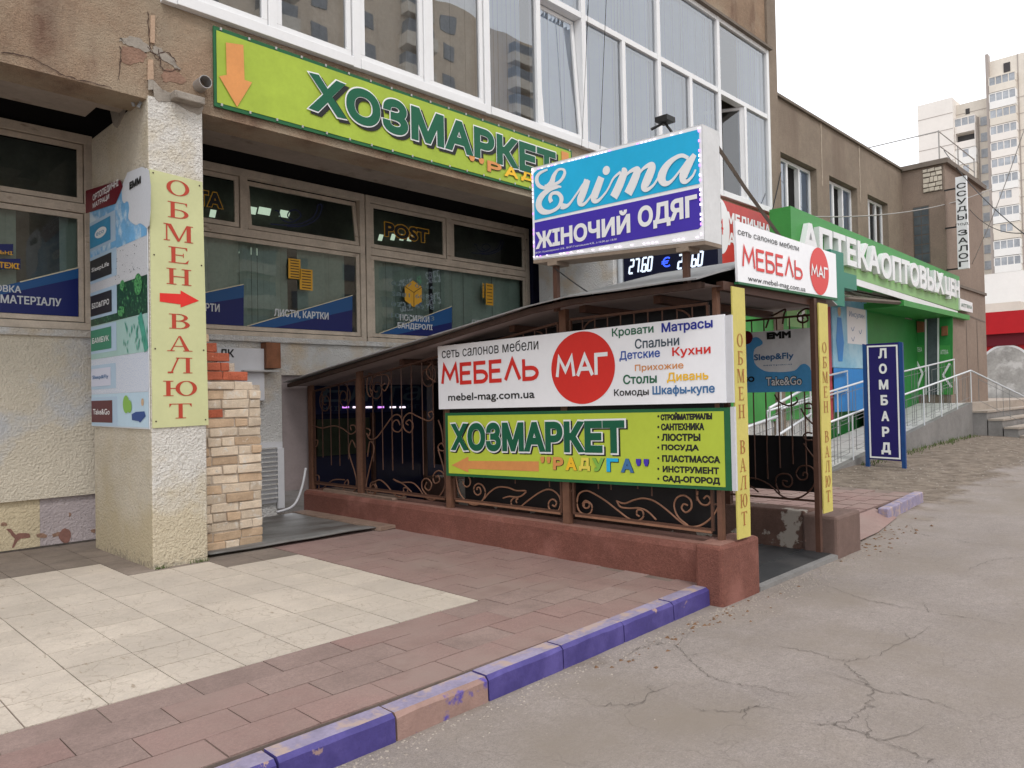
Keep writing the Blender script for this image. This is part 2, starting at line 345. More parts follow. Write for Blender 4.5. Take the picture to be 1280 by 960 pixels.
mat('stucco_white', (.67, .64, .59), .9, .05, 2, 1.0, 48, .034, spots=[((.60, .52, .38), 2.2, .66, .12, (.1, 1.1)), ((.40, .35, .27), 22, .84, .08, (.1, .30))], bump2=(.6, 18, .02), grain=[(.09, 45), (.10, 110)])
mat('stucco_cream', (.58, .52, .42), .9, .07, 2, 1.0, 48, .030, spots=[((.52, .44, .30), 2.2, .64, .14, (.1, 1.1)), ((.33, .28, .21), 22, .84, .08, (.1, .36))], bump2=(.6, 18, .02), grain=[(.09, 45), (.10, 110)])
mat('wall_cream', (.58, .52, .42), .9, .06, 1.5, 1.0, 40, .028, spots=[((.50, .50, .50), .9, .58, .05)], bump2=(.5, 14, .012))
mat('wall_pale', (.56, .55, .53), .9, .07, 1.5, 1.0, 40, .028, spots=[((.52, .42, .30), 1.8, .6, .1)], bump2=(.5, 14, .012))
mat('plinth_yellow', (.54, .455, .31), .9, .10, 2, 1.0, 45, .02, grain=[(.08, 45)])
mat('plinth_lilac', (.40, .345, .345), .9, .10, 2, 1.0, 45, .02, grain=[(.08, 45)])
mat('pebbledash', (.31, .215, .145), .95, .2, 1.3, 1.0, 95, .018, spots=[((.42, .31, .23), 240, .62, .04), ((.17, .10, .07), 1.6, .60, .1, None, (1.6, 1, .35)), ((.40, .34, .25), .8, .53, .14)], bump2=(.6, 28, .02), grain=[(.22, 70), (.3, 160)])
mat('pebbledash_grey', (.27, .215, .165), .95, .16, .8, 1.0, 95, .018, spots=[((.20, .15, .115), .7, .60, .12, None, (1.4, 1, .3)), ((.36, .30, .24), 240, .62, .04)], bump2=(.5, 28, .02), grain=[(.15, 40), (.2, 120)])
mat('bare_concrete', (.30, .265, .225), .95, .18, 5, .7, 60, .012, spots=[((.17, .14, .115), 7, .62, .05)])
mat('peel_red', (.20, .10, .08), .9, .25, 14, .6, 60, .006)
mat('broken_render', (.255, .155, .11), .95, .2, 8, .9, 45, .015)
mat('mortar_run', (.43, .30, .21), .95, .15, 12, .8, 60, .01)
mat('dark_concrete', (.06, .05, .043), .95, .3, 6, .6, 50, .01)
mat('soffit_board', (.25, .205, .17), .9, .15, 2, .3, 90, .004, spots=[((.13, .09, .065), 2.2, .62, .06)])
mat('black_void', (.008, .007, .007), .95, .2, 3)
mat('room_dark', (.20, .20, .18), .9, .2, 3)
mat('old_frame', (.50, .425, .345), .7, .16, 6, .4, 110, .003, spots=[((.20, .145, .11), 9, .67, .05, None, (.3, 1, 1))])
mat('white_pvc', (.76, .76, .76), .35, .03, 3)
mat('curtain', (.44, .52, .48), .9, .14, 2.5)
mat('blind', (.72, .84, .98), .8, .05, 3)
mat('blind_warm', (.62, .61, .58), .85, .15, 3)
mat('brick_cream', (.58, .475, .36), .9, .16, 8, .8, 60, .008, rnd=.16, spots=[((.62, .57, .5), 11, .60, .05), ((.24, .18, .13), 22, .70, .03)])
mat('brick_tan', (.50, .36, .24), .9, .16, 8, .8, 60, .008, rnd=.14, spots=[((.60, .52, .43), 11, .66, .04)])
mat('brick_red', (.40, .105, .055), .9, .2, 8, .9, 60, .01, rnd=.14, spots=[((.55, .42, .33), 12, .69, .03)])
mat('brick_mortar', (.42, .35, .28), .95, .2, 12, .9, 50, .012)
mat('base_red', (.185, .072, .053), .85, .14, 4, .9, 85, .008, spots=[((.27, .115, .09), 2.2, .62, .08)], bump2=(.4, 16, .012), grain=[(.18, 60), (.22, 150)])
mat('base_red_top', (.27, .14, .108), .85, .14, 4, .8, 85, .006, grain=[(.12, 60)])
mat('base_peeled', (.13, .075, .058), .9, .2, 4, .8, 70, .008, spots=[((.40, .35, .30), 2.6, .57, .012)])
mat('base_grey', (.165, .108, .09), .9, .16, 4, .8, 85, .006, spots=[((.36, .20, .15), 6, .66, .03)])
mat('rust_shaded', (.105, .05, .032), .6, .2, 9, .2, 120, .002)
mat('rust_tan', (.27, .135, .08), .55, .2, 9, .25, 120, .002, spec=.35)
mat('rust_steel', (.15, .072, .044), .55, .2, 9, .25, 120, .002, spec=.35)
mat('rust_dark', (.075, .034, .022), .6, .2, 9, .2, 120, .002)
mat('zinc_sheet', (.30, .30, .30), .5, .16, 2.2, .25, 6, .02, metal=.3, spots=[((.15, .12, .10), 5, .68, .05)])
mat('dark_timber', (.06, .035, .027), .85, .3, 6, .4, 60)
mat('ceiling_lining', (.28, .235, .23), .8, .1, 4)
mat('rubber', (.045, .045, .047), .55, .2, 3, .3, 40, .004, spots=[((.085, .08, .075), 2, .6, .12)])
mat('steel_sheet', (.21, .205, .195), .5, .25, 2.4, .3, 12, .01, metal=.2, spots=[((.12, .105, .095), 2.6, .56, .1, None, (.5, 1.6, 1))])
mat('plank', (.24, .165, .125), .85, .2, 5, .4, 40)
mat('brown_wood', (.19, .075, .035), .6, .25, 6, .2, 60)
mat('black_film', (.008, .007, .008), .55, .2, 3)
mat('white_board', (.86, .86, .88), .38, .03, 1.5)
mat('board_edge', (.58, .58, .60), .5, .05, 4)
mat('lime', (.345, .455, .05), .5, .10, 1.6, .25, 3, .02)
mat('lime_bright', (.46, .56, .055), .4, .05, 1.6)
mat('lime_edge', (.018, .12, .045), .5, .1, 5)
mat('deep_green', (.007, .105, .052), .45, .05, 4)
mat('letter_black', (.018, .018, .018), .5)
mat('letter_white', (.80, .80, .80), .4)
mat('orange', (.66, .28, .09), .5, .08, 3)
mat('sign_red', (.66, .032, .025), .4, .04, 3)
mat('letter_blue', (.03, .085, .36), .45)
mat('letter_navy', (.02, .03, .28), .45)
mat('letter_green', (.02, .13, .065), .45)
mat('letter_yellow', (.85, .50, .03), .45)
mat('letter_slate', (.05, .075, .10), .45)
mat('letter_steel', (.055, .16, .34), .45)
mat('elita_cyan', (.02, .43, .72), .35, .06, 1)
mat('elita_violet', (.06, .035, .38), .35, .06, 1)
mat('led_white', (1, .85, 1), .4, emit=1.5)
mat('led_violet', (.75, .3, 1), .4, emit=1.3)
mat('galv', (.50, .50, .50), .35, .12, 6, metal=.7)
mat('lightbox_metal', (.62, .62, .62), .45, .08, 3)
mat('lightbox_under', (.24, .185, .14), .7, .15, 6)
mat('pillar_yellow', (.53, .54, .29), .5, .05, 2)
mat('strip_yellow', (.58, .50, .13), .5, .08, 4, .2, 8, .01)
mat('serif_red', (.42, .055, .03), .5)
mat('serif_red_dull', (.38, .14, .04), .5)
mat('p_sky', (.17, .42, .70), .4, .18, 4, spots=[((.60, .72, .80), 3.2, .55, .06)])
mat('p_white', (.62, .64, .68), .4, .05, 40)
mat('p_dots', (.62, .63, .66), .4, .0, spots=[((.40, .42, .46), 70, .60, .03)])
mat('p_dots_blue', (.62, .66, .74), .4, .0, spots=[((.42, .50, .66), 90, .55, .03)])
mat('p_leaf', (.012, .06, .032), .4, .4, 30, spots=[((.10, .34, .12), 30, .62, .05)])
mat('p_leaf_bright', (.10, .36, .12), .4, .3, 30, spots=[((.015, .10, .04), 45, .53, .03)])
mat('p_mint', (.36, .55, .52), .4, .05, 3)
mat('p_bamboo', (.06, .33, .24), .4, .2, 9)
mat('p_pale', (.48, .64, .76), .4, .05, 3)
mat('p_tile_blue', (.04, .26, .46), .4, .1, 6)
mat('p_tile_black', (.025, .022, .022), .4)
mat('p_tile_green', (.03, .22, .13), .4)
mat('p_tile_white', (.60, .62, .74), .4)
mat('p_tile_maroon', (.10, .015, .02), .4)
mat('p_frame', (.42, .56, .70), .4)
mat('p_gold', (.75, .62, .10), .4)
mat('p_tree', (.22, .45, .07), .4)
mat('p_navy', (.015, .06, .24), .4)
mat('maroon', (.15, .012, .022), .4)
mat('shop_blue', (.006, .01, .04), .35)
mat('post_blue', (.006, .012, .105), .35)
mat('post_mid', (.012, .075, .22), .35)
mat('post_line', (.55, .50, .35), .4)
mat('post_gold', (.62, .33, .03), .4)
mat('post_text', (.52, .54, .56), .5)
mat('post_horn', (.012, .018, .06), .5)
mat('post_number', (.16, .22, .24), .5)
mat('lamp_panel', (.85, 1, .8), .5, emit=.75)
mat('display_black', (.012, .014, .035), .25)
mat('digit', (.75, .85, 1), .4, emit=.75)
mat('digit_blue', (.05, .12, 1), .4, emit=1.0)
mat('digit_green', (.1, .8, .3), .4, emit=.7)
mat('pipe_grey', (.36, .38, .40), .5, .08, 4)
mat('med_red', (.48, .045, .035), .45, .1, 2)
mat('pharm_green', (.05, .27, .055), .5, .08, 2)
mat('pharm_light', (.24, .45, .17), .5, .08, 2)
mat('pharm_dark', (.028, .21, .045), .5, .1, 2)
mat('cross_green', (.0, .17, .10), .4)
mat('plastic_white', (.74, .74, .74), .35, .04, 4)
mat('poster_blue', (.20, .45, .60), .4, .12, 1.4, spots=[((.36, .58, .68), 1.3, .55, .1)])
mat('poster_deep', (.02, .22, .55), .4, .1, 2)
mat('pink_red', (.42, .06, .075), .45, .06, 3)
mat('emm_blue', (.10, .38, .72), .5, .12, 3)
mat('emm_grey', (.80, .79, .79), .5, .08, 2)
mat('lomb_navy', (.02, .014, .12), .35, .05, 4)
mat('lomb_blue', (.015, .06, .20), .45, .1, 5)
mat('rail_white', (.66, .68, .70), .35, .05, 5, metal=.2)
mat('rail_grey', (.20, .20, .20), .6)
mat('ramp_deck', (.50, .49, .475), .85, .1, 3, .3, 60)
mat('ramp_wall', (.22, .21, .20), .9, .18, 1.6, .6, 40, .01)
mat('step', (.36, .31, .26), .9, .16, 2.5, .6, 50, .008)
mat('shop_red', (.46, .012, .018), .45, .06, 2)
mat('arch_grey', (.36, .35, .33), .6, .25, 1.3, spots=[((.55, .54, .52), 1.8, .55, .06)])
mat('panel_pale', (.80, .75, .70), .9, .05, .15, .3, 4, .02)
mat('panel_tan', (.70, .64, .56), .9, .08, .2)
mat('panel_joint', (.38, .33, .30), .9)
mat('loggia_white', (.82, .80, .77), .7, .04, .5)
mat('far_window', (.38, .40, .43), .25, .3, .3)
mat('far_dark', (.05, .045, .045), .5)
mat('rough_stone', (.56, .50, .41), .9, .12, 6, .5, 20, .02, rnd=.14)
mat('stone_joint', (.15, .12, .10), .95)
mat('cornice', (.17, .14, .115), .9, .12, 3, .4, 40)
mat('block_wall', (.25, .19, .15), .92, .12, .8, .5, 60, .01, grain=[(.12, 30), (.12, 90)])
mat('grey_glass_block', (.085, .10, .11), .3, .25, 3)
mat('cable', (.02, .02, .02), .6)
mat('cable_grey', (.35, .33, .31), .6)
mat('leaf_litter', (.16, .09, .05), .9, .3, 20)
mat('pebble', (.33, .285, .24), .9, .2, 20, rnd=.2)
mat('opp_panel', (.78, .66, .52), .9, .12, .3)
mat('opp_glass', (.26, .28, .31), .2, .2, .3)
mat('opp_balcony', (.82, .77, .68), .8, .1, .4)
mat('leaf_green', (.06, .12, .035), .9, .4, 6)
mat('dark_poster', (.022, .028, .015), .6, .3, 8)
mat('weed', (.09, .13, .04), .9, .3, 20)
glass('window_glass', (.90, .95, 1.0), .97, ior=2.8)
glass('post_glass', (.84, .92, .88), .85, refl=.6)
glass('open_glass', (.80, .9, 1.0), .9, ior=2.2)

# ------------------------------------------------------------------ the ground
def sm(x, a, b):
    t = min(1, max(0, (x-a)/(b-a))); return t*t*(3-2*t)
def gh(x, y):
    h = .26*sm(x, 9, 24)*sm(y, 1.5, 5.6)
    h += .004*noise.noise((x*.7, y*.7, 0))+.0025*noise.noise((x*3, y*3, 2))
    if x > 8.2 and y > 3.2: h += .012*noise.noise((x*2.2, y*2.2, 5))+.01
    return h
def axis(lo, a, b, hi, st, n):
    o = [lo+(a-lo)*(1-(1-i/n)**3) for i in range(n)]; k = int((b-a)/st); o += [a+st*i for i in range(k)]; o += [b+(hi-b)*(i/n)**3 for i in range(n+1)]; return o
gx = axis(-400, -1, 30, 900, .13, 14); gy = axis(-500, -3, 7, 600, .13, 14)
me = bpy.data.meshes.new('ground'); nx, ny = len(gx), len(gy)
me.from_pydata([(x, y, gh(x, y) if (-1.2 < x < 60 and -3.2 < y < 30) else 0) for x in gx for y in gy], [], [(i*ny+j, (i+1)*ny+j, (i+1)*ny+j+1, i*ny+j+1) for i in range(nx-1) for j in range(ny-1)])
g = bpy.data.objects.new('ground', me); COL.objects.link(g); kind(g, 'structure')
# asphalt and bare earth in one surface, the earth where the photo shows it (beyond the second kerb, beside the ramp)
m = MATS['asphalt']; nt = m.node_tree; b = nt.nodes['Principled BSDF']; bc = b.inputs['Base Color'].links[0].from_socket
geo = nt.nodes.new('ShaderNodeNewGeometry'); sx = nt.nodes.new('ShaderNodeSeparateXYZ'); nt.links.new(geo.outputs['Position'], sx.inputs[0])
def nmath(op, a, b_=None, v=None):
    q = nt.nodes.new('ShaderNodeMath'); q.operation = op; nt.links.new(a, q.inputs[0])
    if b_ is not None: nt.links.new(b_, q.inputs[1])
    if v is not None: q.inputs[1].default_value = v
    return q.outputs[0]
def nrange(s, a, b_, c, d):
    q = nt.nodes.new('ShaderNodeMapRange'); q.interpolation_type = 'SMOOTHSTEP'; nt.links.new(s, q.inputs[0])
    for i, v in enumerate((a, b_, c, d)): q.inputs[i+1].default_value = v
    return q.outputs[0]
fx = nrange(sx.outputs[0], 7.6, 9.4, 0, 1); fy = nrange(sx.outputs[1], 2.6, 4.0, 0, 1)
nz = nt.nodes.new('ShaderNodeTexNoise'); nz.inputs['Scale'].default_value = 1.3; nz.inputs['Detail'].default_value = 8; nz.inputs['Roughness'].default_value = .65; nt.links.new(geo.outputs['Position'], nz.inputs[0])
mk0 = nmath('MULTIPLY', nrange(sx.outputs[1], 2.55, 2.95, 0, 1), v=.42); mk = nmath('MULTIPLY', fx, fy); mk = nmath('MAXIMUM', mk, mk0); mk = nmath('ADD', nmath('MULTIPLY', mk, v=.62), nz.outputs['Fac']); mk = nrange(mk, .74, .92, 0, 1)
n2 = nt.nodes.new('ShaderNodeTexNoise'); n2.inputs['Scale'].default_value = 4.5; n2.inputs['Detail'].default_value = 8; n2.inputs['Roughness'].default_value = .75; nt.links.new(geo.outputs['Position'], n2.inputs[0])
cr_ = nt.nodes.new('ShaderNodeValToRGB'); cr_.color_ramp.elements[0].position = .33; cr_.color_ramp.elements[0].color = (.10, .075, .058, 1); cr_.color_ramp.elements[1].position = .68; cr_.color_ramp.elements[1].color = (.29, .235, .185, 1)
nt.links.new(n2.outputs['Fac'], cr_.inputs[0]); mm = nt.nodes.new('ShaderNodeMixRGB'); nt.links.new(mk, mm.inputs[0]); nt.links.new(bc, mm.inputs[1]); nt.links.new(cr_.outputs[0], mm.inputs[2]); nt.links.new(mm.outputs[0], b.inputs['Base Color'])
me.materials.append(m)

def zpx(pts, z=0., s=1., ox=0, oy=0): return [at(ox+a/s, oy+b_/s, 2, z) for a, b_ in pts]
cracks = [[(455, 380), (490, 420), (530, 455), (590, 480), (660, 490), (740, 510)], [(800, 245), (900, 280), (960, 292), (1100, 318), (1190, 330), (1280, 348)],
          [(690, 390), (780, 405), (855, 425), (940, 410), (1060, 345)], [(855, 425), (880, 455), (915, 480), (920, 520), (860, 570), (780, 575)],
          [(915, 495), (1040, 515), (1140, 550)], [(820, 568), (900, 600), (1000, 635), (1080, 678)], [(260, 530), (380, 525), (405, 480)],
          [(1030, 130), (1150, 148), (1280, 158)], [(1140, 215), (1200, 190), (1280, 182)], [(440, 385), (400, 390), (360, 400)], [(1010, 105), (1030, 125), (1060, 132)], [(500, 540), (600, 545), (660, 530)]]
mb = MB()
for c in cracks:
    P = zpx(c, 0, 1.882, 600, 600); Q = cr([(p.x, p.y) for p in P], 14); out = []; w = []
    for i, q in enumerate(Q):
        e = .018 if 0 < i < len(Q)-1 else 0
        out.append((q[0]+random.gauss(0, e*.6), q[1]+random.gauss(0, e*.6))); w.append(random.uniform(.0015, .0045)*(1 if 3 < i < len(Q)-4 else .5))
    fr = Fr((0, 0, 0), (1, 0, 0), (0, 1, 0)); n = len(mb.v); mb.ribbon(fr, out, w, 0)
    for k in range(n, len(mb.v)): x, y, _ = mb.v[k]; mb.v[k] = (x, y, gh(x, y)+.0045)
for c in cracks:
    P = zpx(c, 0, 1.882, 600, 600); Q = cr([(p.x, p.y) for p in P], 6)
    for _ in range(2):
        q = random.choice(Q[2:-2]); a = random.uniform(0, 6.28); L_ = random.uniform(.12, .45); pts = []
        for k in range(9): pts.append((q[0]+L_*k/8*math.cos(a)+random.gauss(0, .009), q[1]+L_*k/8*math.sin(a)+random.gauss(0, .009)))
        n = len(mb.v); mb.ribbon(fr, pts, [.0038*(1-k/8.5) for k in range(9)], 0)
        for k in range(n, len(mb.v)): x, y, _z = mb.v[k]; mb.v[k] = (x, y, gh(x, y)+.0040)
kind(mb.build('asphalt_cracks', 'crack'), 'stuff')

# ------------------------------------------------------------------ near pavement: slab, tiles, pavers, kerb
pv = MB().box(-3, 5.3, 3.1, 9.3, -.2, .1135).build('pavement', 'mortar'); kind(pv, 'structure')
def tilemesh(w, d, m, h=.03, jit=.0):
    mb = MB(); mb.box(-w/2, w/2, -d/2, d/2, -h, 0); o = mb.build('tmp', m); me = o.data; bpy.data.objects.remove(o)
    return me
TJ = .0065
ct = tilemesh(.3575-TJ, .365-TJ, 'cream_tile'); ot = tilemesh(.3575-TJ, .365-TJ, 'old_tile')
def lay(name, me, x, y, z, parent, tilt=.002, rz=0.):
    o = bpy.data.objects.new(name, me); COL.objects.link(o); o.parent = parent; o.location = (x, y, z)
    o.rotation_euler = (random.gauss(0, tilt), random.gauss(0, tilt), random.gauss(0, .003)+rz); return o
cnt = 0
for i in range(-5, 16):
    x = .91+.3575*i+.17875
    for j in range(0, 14):
        y = 4.09+.365*j+.1825
        if x > 4.9 or y > 9.1 or x < -.9: continue
        cream = (x < 2.2 and y < 7.75) or (2.2 <= x < 3.1 and y < 7.0) or (3.1 <= x < 3.75 and y < 6.7)
        if x > 3.77 and y < 7.2: continue
        if 2.6 < x < 3.05 and y > 7.25: continue
        if x > 3.1 and y > 7.4: continue
        if x < 0.0 and y > 6: continue
        lay('tile', ct if cream else ot, x, y, .12+random.uniform(-.0012, .0012), pv)
rp = tilemesh(.4375-TJ, .2475-TJ, 'red_paver'); gp = tilemesh(.4375-TJ, .2475-TJ, 'grey_paver')
for r in range(4):
    for i in range(-3, 14):
        x = .986+.4375*i+(.21875 if r % 2 else 0)
        if x-.2 > 5.0: continue
        lay('paver', gp if (random.random() < .3 or (r < 2 and i > -1 and random.random() < .45)) else rp, x, 4.09-.2475*(r+.5), .12+random.uniform(-.003, .0015), pv, .004)
for r in range(13):
    xs = 3.78
    off = .21 if r % 2 else .4375
    while xs < 5.28:
        w = min(off, 5.28-xs); off = .4375
        if w > .06:
            me_ = rp if w > .43 else tilemesh(w-TJ, .2475-TJ, 'red_paver'); lay('paver', me_, xs+w/2, 4.09+.2475*(r+.5), .12+random.uniform(-.003, .0015), pv, .004)
        xs += w
kb = thing('kerb', 'violet painted kerb of worn stone blocks along the tiled pavement', 'kerb', (2, 3.05, 0))
ks = [-1.5, -.9, -.28, .32, .93, 1.54, 2.14, 2.75, 3.37, 3.99, 4.60, 5.12]
ky = [3.0, 3.0, 3.0, 3.0, 3.0, 3.0, 3.0, 3.015, 3.03, 3.045, 3.06, 3.075]
for i in range(len(ks)-1):
    mb = MB(); x0, x1 = ks[i]+.006, ks[i+1]-.006; y0, y1 = ky[i], ky[i+1]; dz = random.uniform(-.006, .006)
    n = 5
    for k in range(n):   # several sections so the upper edge is chipped unevenly
        t0, t1 = k/n, (k+1)/n
    V = []
    for k in range(n+1):
        t = k/n; x = x0+(x1-x0)*t; y = y0+(y1-y0)*t; c1, c2 = random.uniform(.0, .010), random.uniform(.0, .008)
        V.append([(x, y-.10, -.06), (x, y-.095+c1*.4, .115+dz-c1), (x, y-.075+c2, .131+dz-c2*.3), (x, y+.035, .131+dz), (x, y+.035, -.06)])
    for k in range(n):
        for q in range(4):
            mb.mi = 1 if q == 2 else 0
            mb.quad(V[k][q], V[k+1][q], V[k+1][q+1], V[k][q+1])
    mb.mi = 0; mb.quad(*V[0][::-1]); mb.quad(*V[-1])
    o = mb.build('kerb_stone', ['kerb_bare' if i == 6 else 'kerb_violet', 'kerb_worn_top'], kb)
    if i == 6: o['label'] = 'kerb stone with most of its violet paint worn off'

# second pavement beyond the entrance, its ramped pavers and kerb
p2 = MB().quad((7.9, 3.42, .10), (11.6, 3.5, .14), (11.6, 5.6, .16), (7.9, 5.6, .13)).quad((7.9, 3.42, -.1), (11.6, 3.5, -.1), (11.6, 3.5, .14), (7.9, 3.42, .10)).quad((11.6, 3.5, -.1), (11.6, 5.6, -.1), (11.6, 5.6, .16), (11.6, 3.5, .14)).build('pavement', 'mortar'); kind(p2, 'structure')
rp2 = tilemesh(.43, .24, 'red_paver')
for r in range(8):
    for i in range(9):
        x = 8.15+.4375*i+(.22 if r % 2 else 0)
        if x > 11.35: continue
        lay('paver', rp2, x, 3.57+.2475*r, .118+(x-8)*.011+r*.003, p2, .003)
rq = MB().quad((7.9, 2.98, .03), (8.9, 3.05, .012), (10.0, 3.2, .02), (9.9, 3.43, .127), (7.9, 3.41, .108)).build('pavement_ramp', 'red_paver'); kind(rq, 'structure')
kb2 = thing('kerb', 'short whitish violet kerb at the end of the further pavement', 'kerb', (10.8, 3.4, 0))
for i in range(3):
    p0 = Vector((9.75+i*.62, 3.28+i*.045, 0)); p1 = Vector((9.75+i*.62+.605, 3.28+(i+1)*.045, 0)); fk = Fr(p0, p1-p0, (0, 1, 0)); L_ = (p1-p0).length
    MB().prism(fk, [(0, -.06), (L_, -.06), (L_, .06), (0, .06)], -.05, .155+i*.004).build('kerb_stone', 'kerb_worn_top', kb2, bevel=.014)

# ------------------------------------------------------------------ main building
B = thing('commercial_building', 'brown pebbledashed commercial building with white glazed upper floor over a post office', 'building', (2, 7.1, 0))
BY = 7.1
# fascia beam, upper wall, top band, corner pier
mb = MB()
mb.box(-6, 15.0, BY, 7.5, 4.37, 5.30); mb.box(-6, 2.73, BY, 7.5, 5.30, 9.6); mb.box(2.73, 15.0, BY, 7.5, 8.76, 10.6)
mb.build('upper_wall', 'pebbledash', B)
MB().box(14.96, 15.37, BY-.05, 7.6, 0, 10.6).build('corner_pier', 'pebbledash_grey', B)
MB().box(2.7, 15.0, BY-.14, BY+.02, 8.70, 8.75).build('drip_flashing', 'cornice', B)
MB().box(-6, 15.3, 7.5, 20, 10.4, 10.6).build('roof', 'dark_concrete', B)
MB().box(15.2, 15.35, 7.6, 20, 0, 10.4).build('side_wall', 'pebbledash_grey', B)
MB().box(-6, 15.2, 9.12, 9.4, 4.47, 5.30).build('wall_over_windows', 'black_void', B)  # coloured black for the darkness of the recess over the windows
MB().box(-6, 15.2, 7.52, 9.4, 5.0, 5.3).build('floor_slab', 'dark_concrete', B)
# soffit boards
for (a, b_) in ((-6, 2.56), (3.09, 9.45)):
    for k, (y0, y1) in enumerate(((7.36, 7.62), (7.63, 7.95))):
        MB().box(a, b_-(.25 if k else 0.05), y0, y1, 4.372+k*.004, 4.40).build('soffit_board', 'soffit_board', B)
# peeled plaster at the junction above the pillar: grey patches proud of the beam face
fr = FY(BY)
def blob(pts, n=5, j=.012):
    P = cr([*pts, pts[0]], n); return [(a+random.uniform(-j, j), b_+random.uniform(-j, j)) for a, b_ in P[:-1]]
def zp(fr, pts, s, ox, oy): return [fr.px(ox+a/s, oy+b_/s) for a, b_ in pts]
mb = MB()
mb.prism(fr, blob(zp(fr, [(600, 185), (690, 190), (740, 230), (760, 262), (700, 250), (640, 225), (600, 205)], 4, 0, 0)), 0, .006)
mb.build('bare_plaster_patch', 'bare_concrete', B); mb = MB(); mb.prism(fr, blob(zp(fr, [(770, 230), (830, 262), (900, 345), (860, 330), (800, 290), (765, 260)], 4, 0, 0)), 0, .006)
mb.build('bare_plaster_patch', 'bare_concrete', B)
mb = MB()
mb.prism(fr, blob(zp(fr, [(610, 235), (680, 240), (735, 265), (720, 300), (650, 320), (605, 300)], 4, 0, 0)), 0, .004)
mb.build('broken_plaster', 'broken_render', B); mb = MB(); mb.prism(fr, blob(zp(fr, [(812, 350), (870, 350), (930, 400), (900, 420), (815, 400)], 4, 0, 0)), 0, .004)
mb.build('broken_plaster', 'broken_render', B)
for c in ([(598, 230), (600, 300), (592, 400)], [(735, 235), (790, 300), (792, 250)], [(740, 60), (745, 200), (770, 270), (830, 262), (880, 310)], [(0, 262), (150, 290), (330, 380), (560, 440)], [(800, 290), (815, 350), (900, 350)]):
    P = cr(zp(fr, c, 4, 0, 0), 8); P = [(a+random.gauss(0, .004), b_+random.gauss(0, .004)) for a, b_ in P]
    mb = MB(); mb.ribbon(fr, P, [random.uniform(.003, .011) for _ in P], .008); mb.build('plaster_crack', 'dark_timber', B)
MB().prism(fr, zp(fr, [(750, 80), (772, 80), (770, 220), (748, 215)], 4, 0, 0), 0, .02).build('mortar_run', 'mortar_run', B); mb = MB(); mb.prism(fr, zp(fr, [(738, 300), (762, 300), (765, 400), (735, 402)], 4, 0, 0), 0, .02); mb.build('mortar_run', 'mortar_run', B)
# ground-floor walls
mb = MB(); mb.box(-6, 2.75, 9.075, 9.4, .635, 2.425); mb.build('wall', 'wall_cream', B)
mb = MB(); mb.box(2.75, 4.95, 9.1, 9.4, 0, 2.425); mb.box(4.95, 10.6, 9.1, 9.4, 1.95, 2.425); mb.build('wall', 'wall_pale', B)
MB().box(-6, 2.75, 9.03, 9.1, 2.34, 2.415).box(2.75, 9.8, 9.04, 9.1, 2.37, 2.44).build('window_ledge', 'wall_pale', B, bevel=.01)
MB().box(-6, 2.18, 9.12, 9.3, 0, .634).build('plinth', 'plinth_yellow', B)
MB().box(2.182, 2.75, 9.12, 9.3, 0, .634).build('plinth', 'plinth_lilac', B)
fpl = FY(9.12)
for k_, pts in enumerate(([(5, 290), (25, 280), (48, 290), (30, 305), (8, 302)], [(40, 325), (70, 325), (100, 360), (130, 350), (190, 352), (195, 380), (150, 385), (120, 400), (95, 440), (80, 445), (95, 400), (85, 375), (55, 340)],
             [(240, 358), (280, 352), (312, 365), (300, 382), (250, 380)], [(345, 360), (385, 342), (405, 350), (385, 370), (350, 376)], [(410, 330), (430, 318), (462, 335), (465, 380), (450, 412), (430, 418), (395, 392), (390, 355)], [(455, 215), (470, 228), (458, 245)], [(600, 330), (628, 325), (626, 350), (606, 345)])):
    MB().prism(fpl, blob([fpl.px(a/5.29, 600+b_/5.29) for a, b_ in pts], 3, .004)[::-1], 0, .004 if k_ % 2 else .005).build('peeled_patch', 'peel_red' if k_ in (1, 4) else 'broken_render', B)
MB().box(-6, 2.75, 9.09, 9.13, .105, .135, .006).build('foot_strip', 'dark_concrete', B)  # thin dark strip along the foot of the plinth
for zz in (1.35, 2.12):
    P = cr([(1.2, zz), (1.7, zz-.02), (2.1, zz-.01), (2.4, zz-.03), (2.65, zz-.02)], 8); mb = MB(); mb.ribbon(FY(9.098), [(a, b_+random.gauss(0, .005)) for a, b_ in P], .006, 0); mb.build('plaster_crack', 'dark_timber', B)
# pillars
def pillar(x0, w, front, label=None):
    mb = MB(); N_ = 26; top = 4.40
    mb.mi = 0; mb.box(x0, x0+w, 7.075, 8.65, .0, top)
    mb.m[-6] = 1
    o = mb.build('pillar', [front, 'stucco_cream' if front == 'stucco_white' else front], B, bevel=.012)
    return o
pillar(2.57, .50, 'stucco_white')
pillar(9.5, .5, 'wall_pale')
# damaged pillar head
fy = FY(7.075); fxl = FX(2.57)
mb = MB(); mb.prism(fy, blob(zp(fy, [(765, 400), (835, 460), (1000, 500), (1000, 572), (930, 545), (860, 510), (790, 505), (768, 470)], 4, 0, 0), 4, .004), 0, .006)
mb.build('bare_concrete_patch', 'bare_concrete', B); mb = MB(); mb.prism(fxl, blob(zp(fxl, [(545, 490), (600, 470), (630, 480), (632, 540), (600, 620), (575, 635), (555, 560)], 4, 0, 0), 4, .006), 0, .008)
mb.build('bare_concrete_patch', 'bare_concrete', B); mb = MB(); mb.prism(fy, zp(fy, [(740, 400), (765, 400), (762, 450), (740, 450)], 4, 0, 0), 0, .01)
mb.build('bare_concrete_patch', 'bare_concrete', B)
MB().fbox(fy, *fy.px(212, 108)[:1], fy.px(250, 118)[0], 4.40, 4.47, 0, .12).build('concrete_lintel', 'bare_concrete', B, bevel=.01)
c0 = Vector((3.05, 6.95, 4.62))
mb = MB(); k = 24
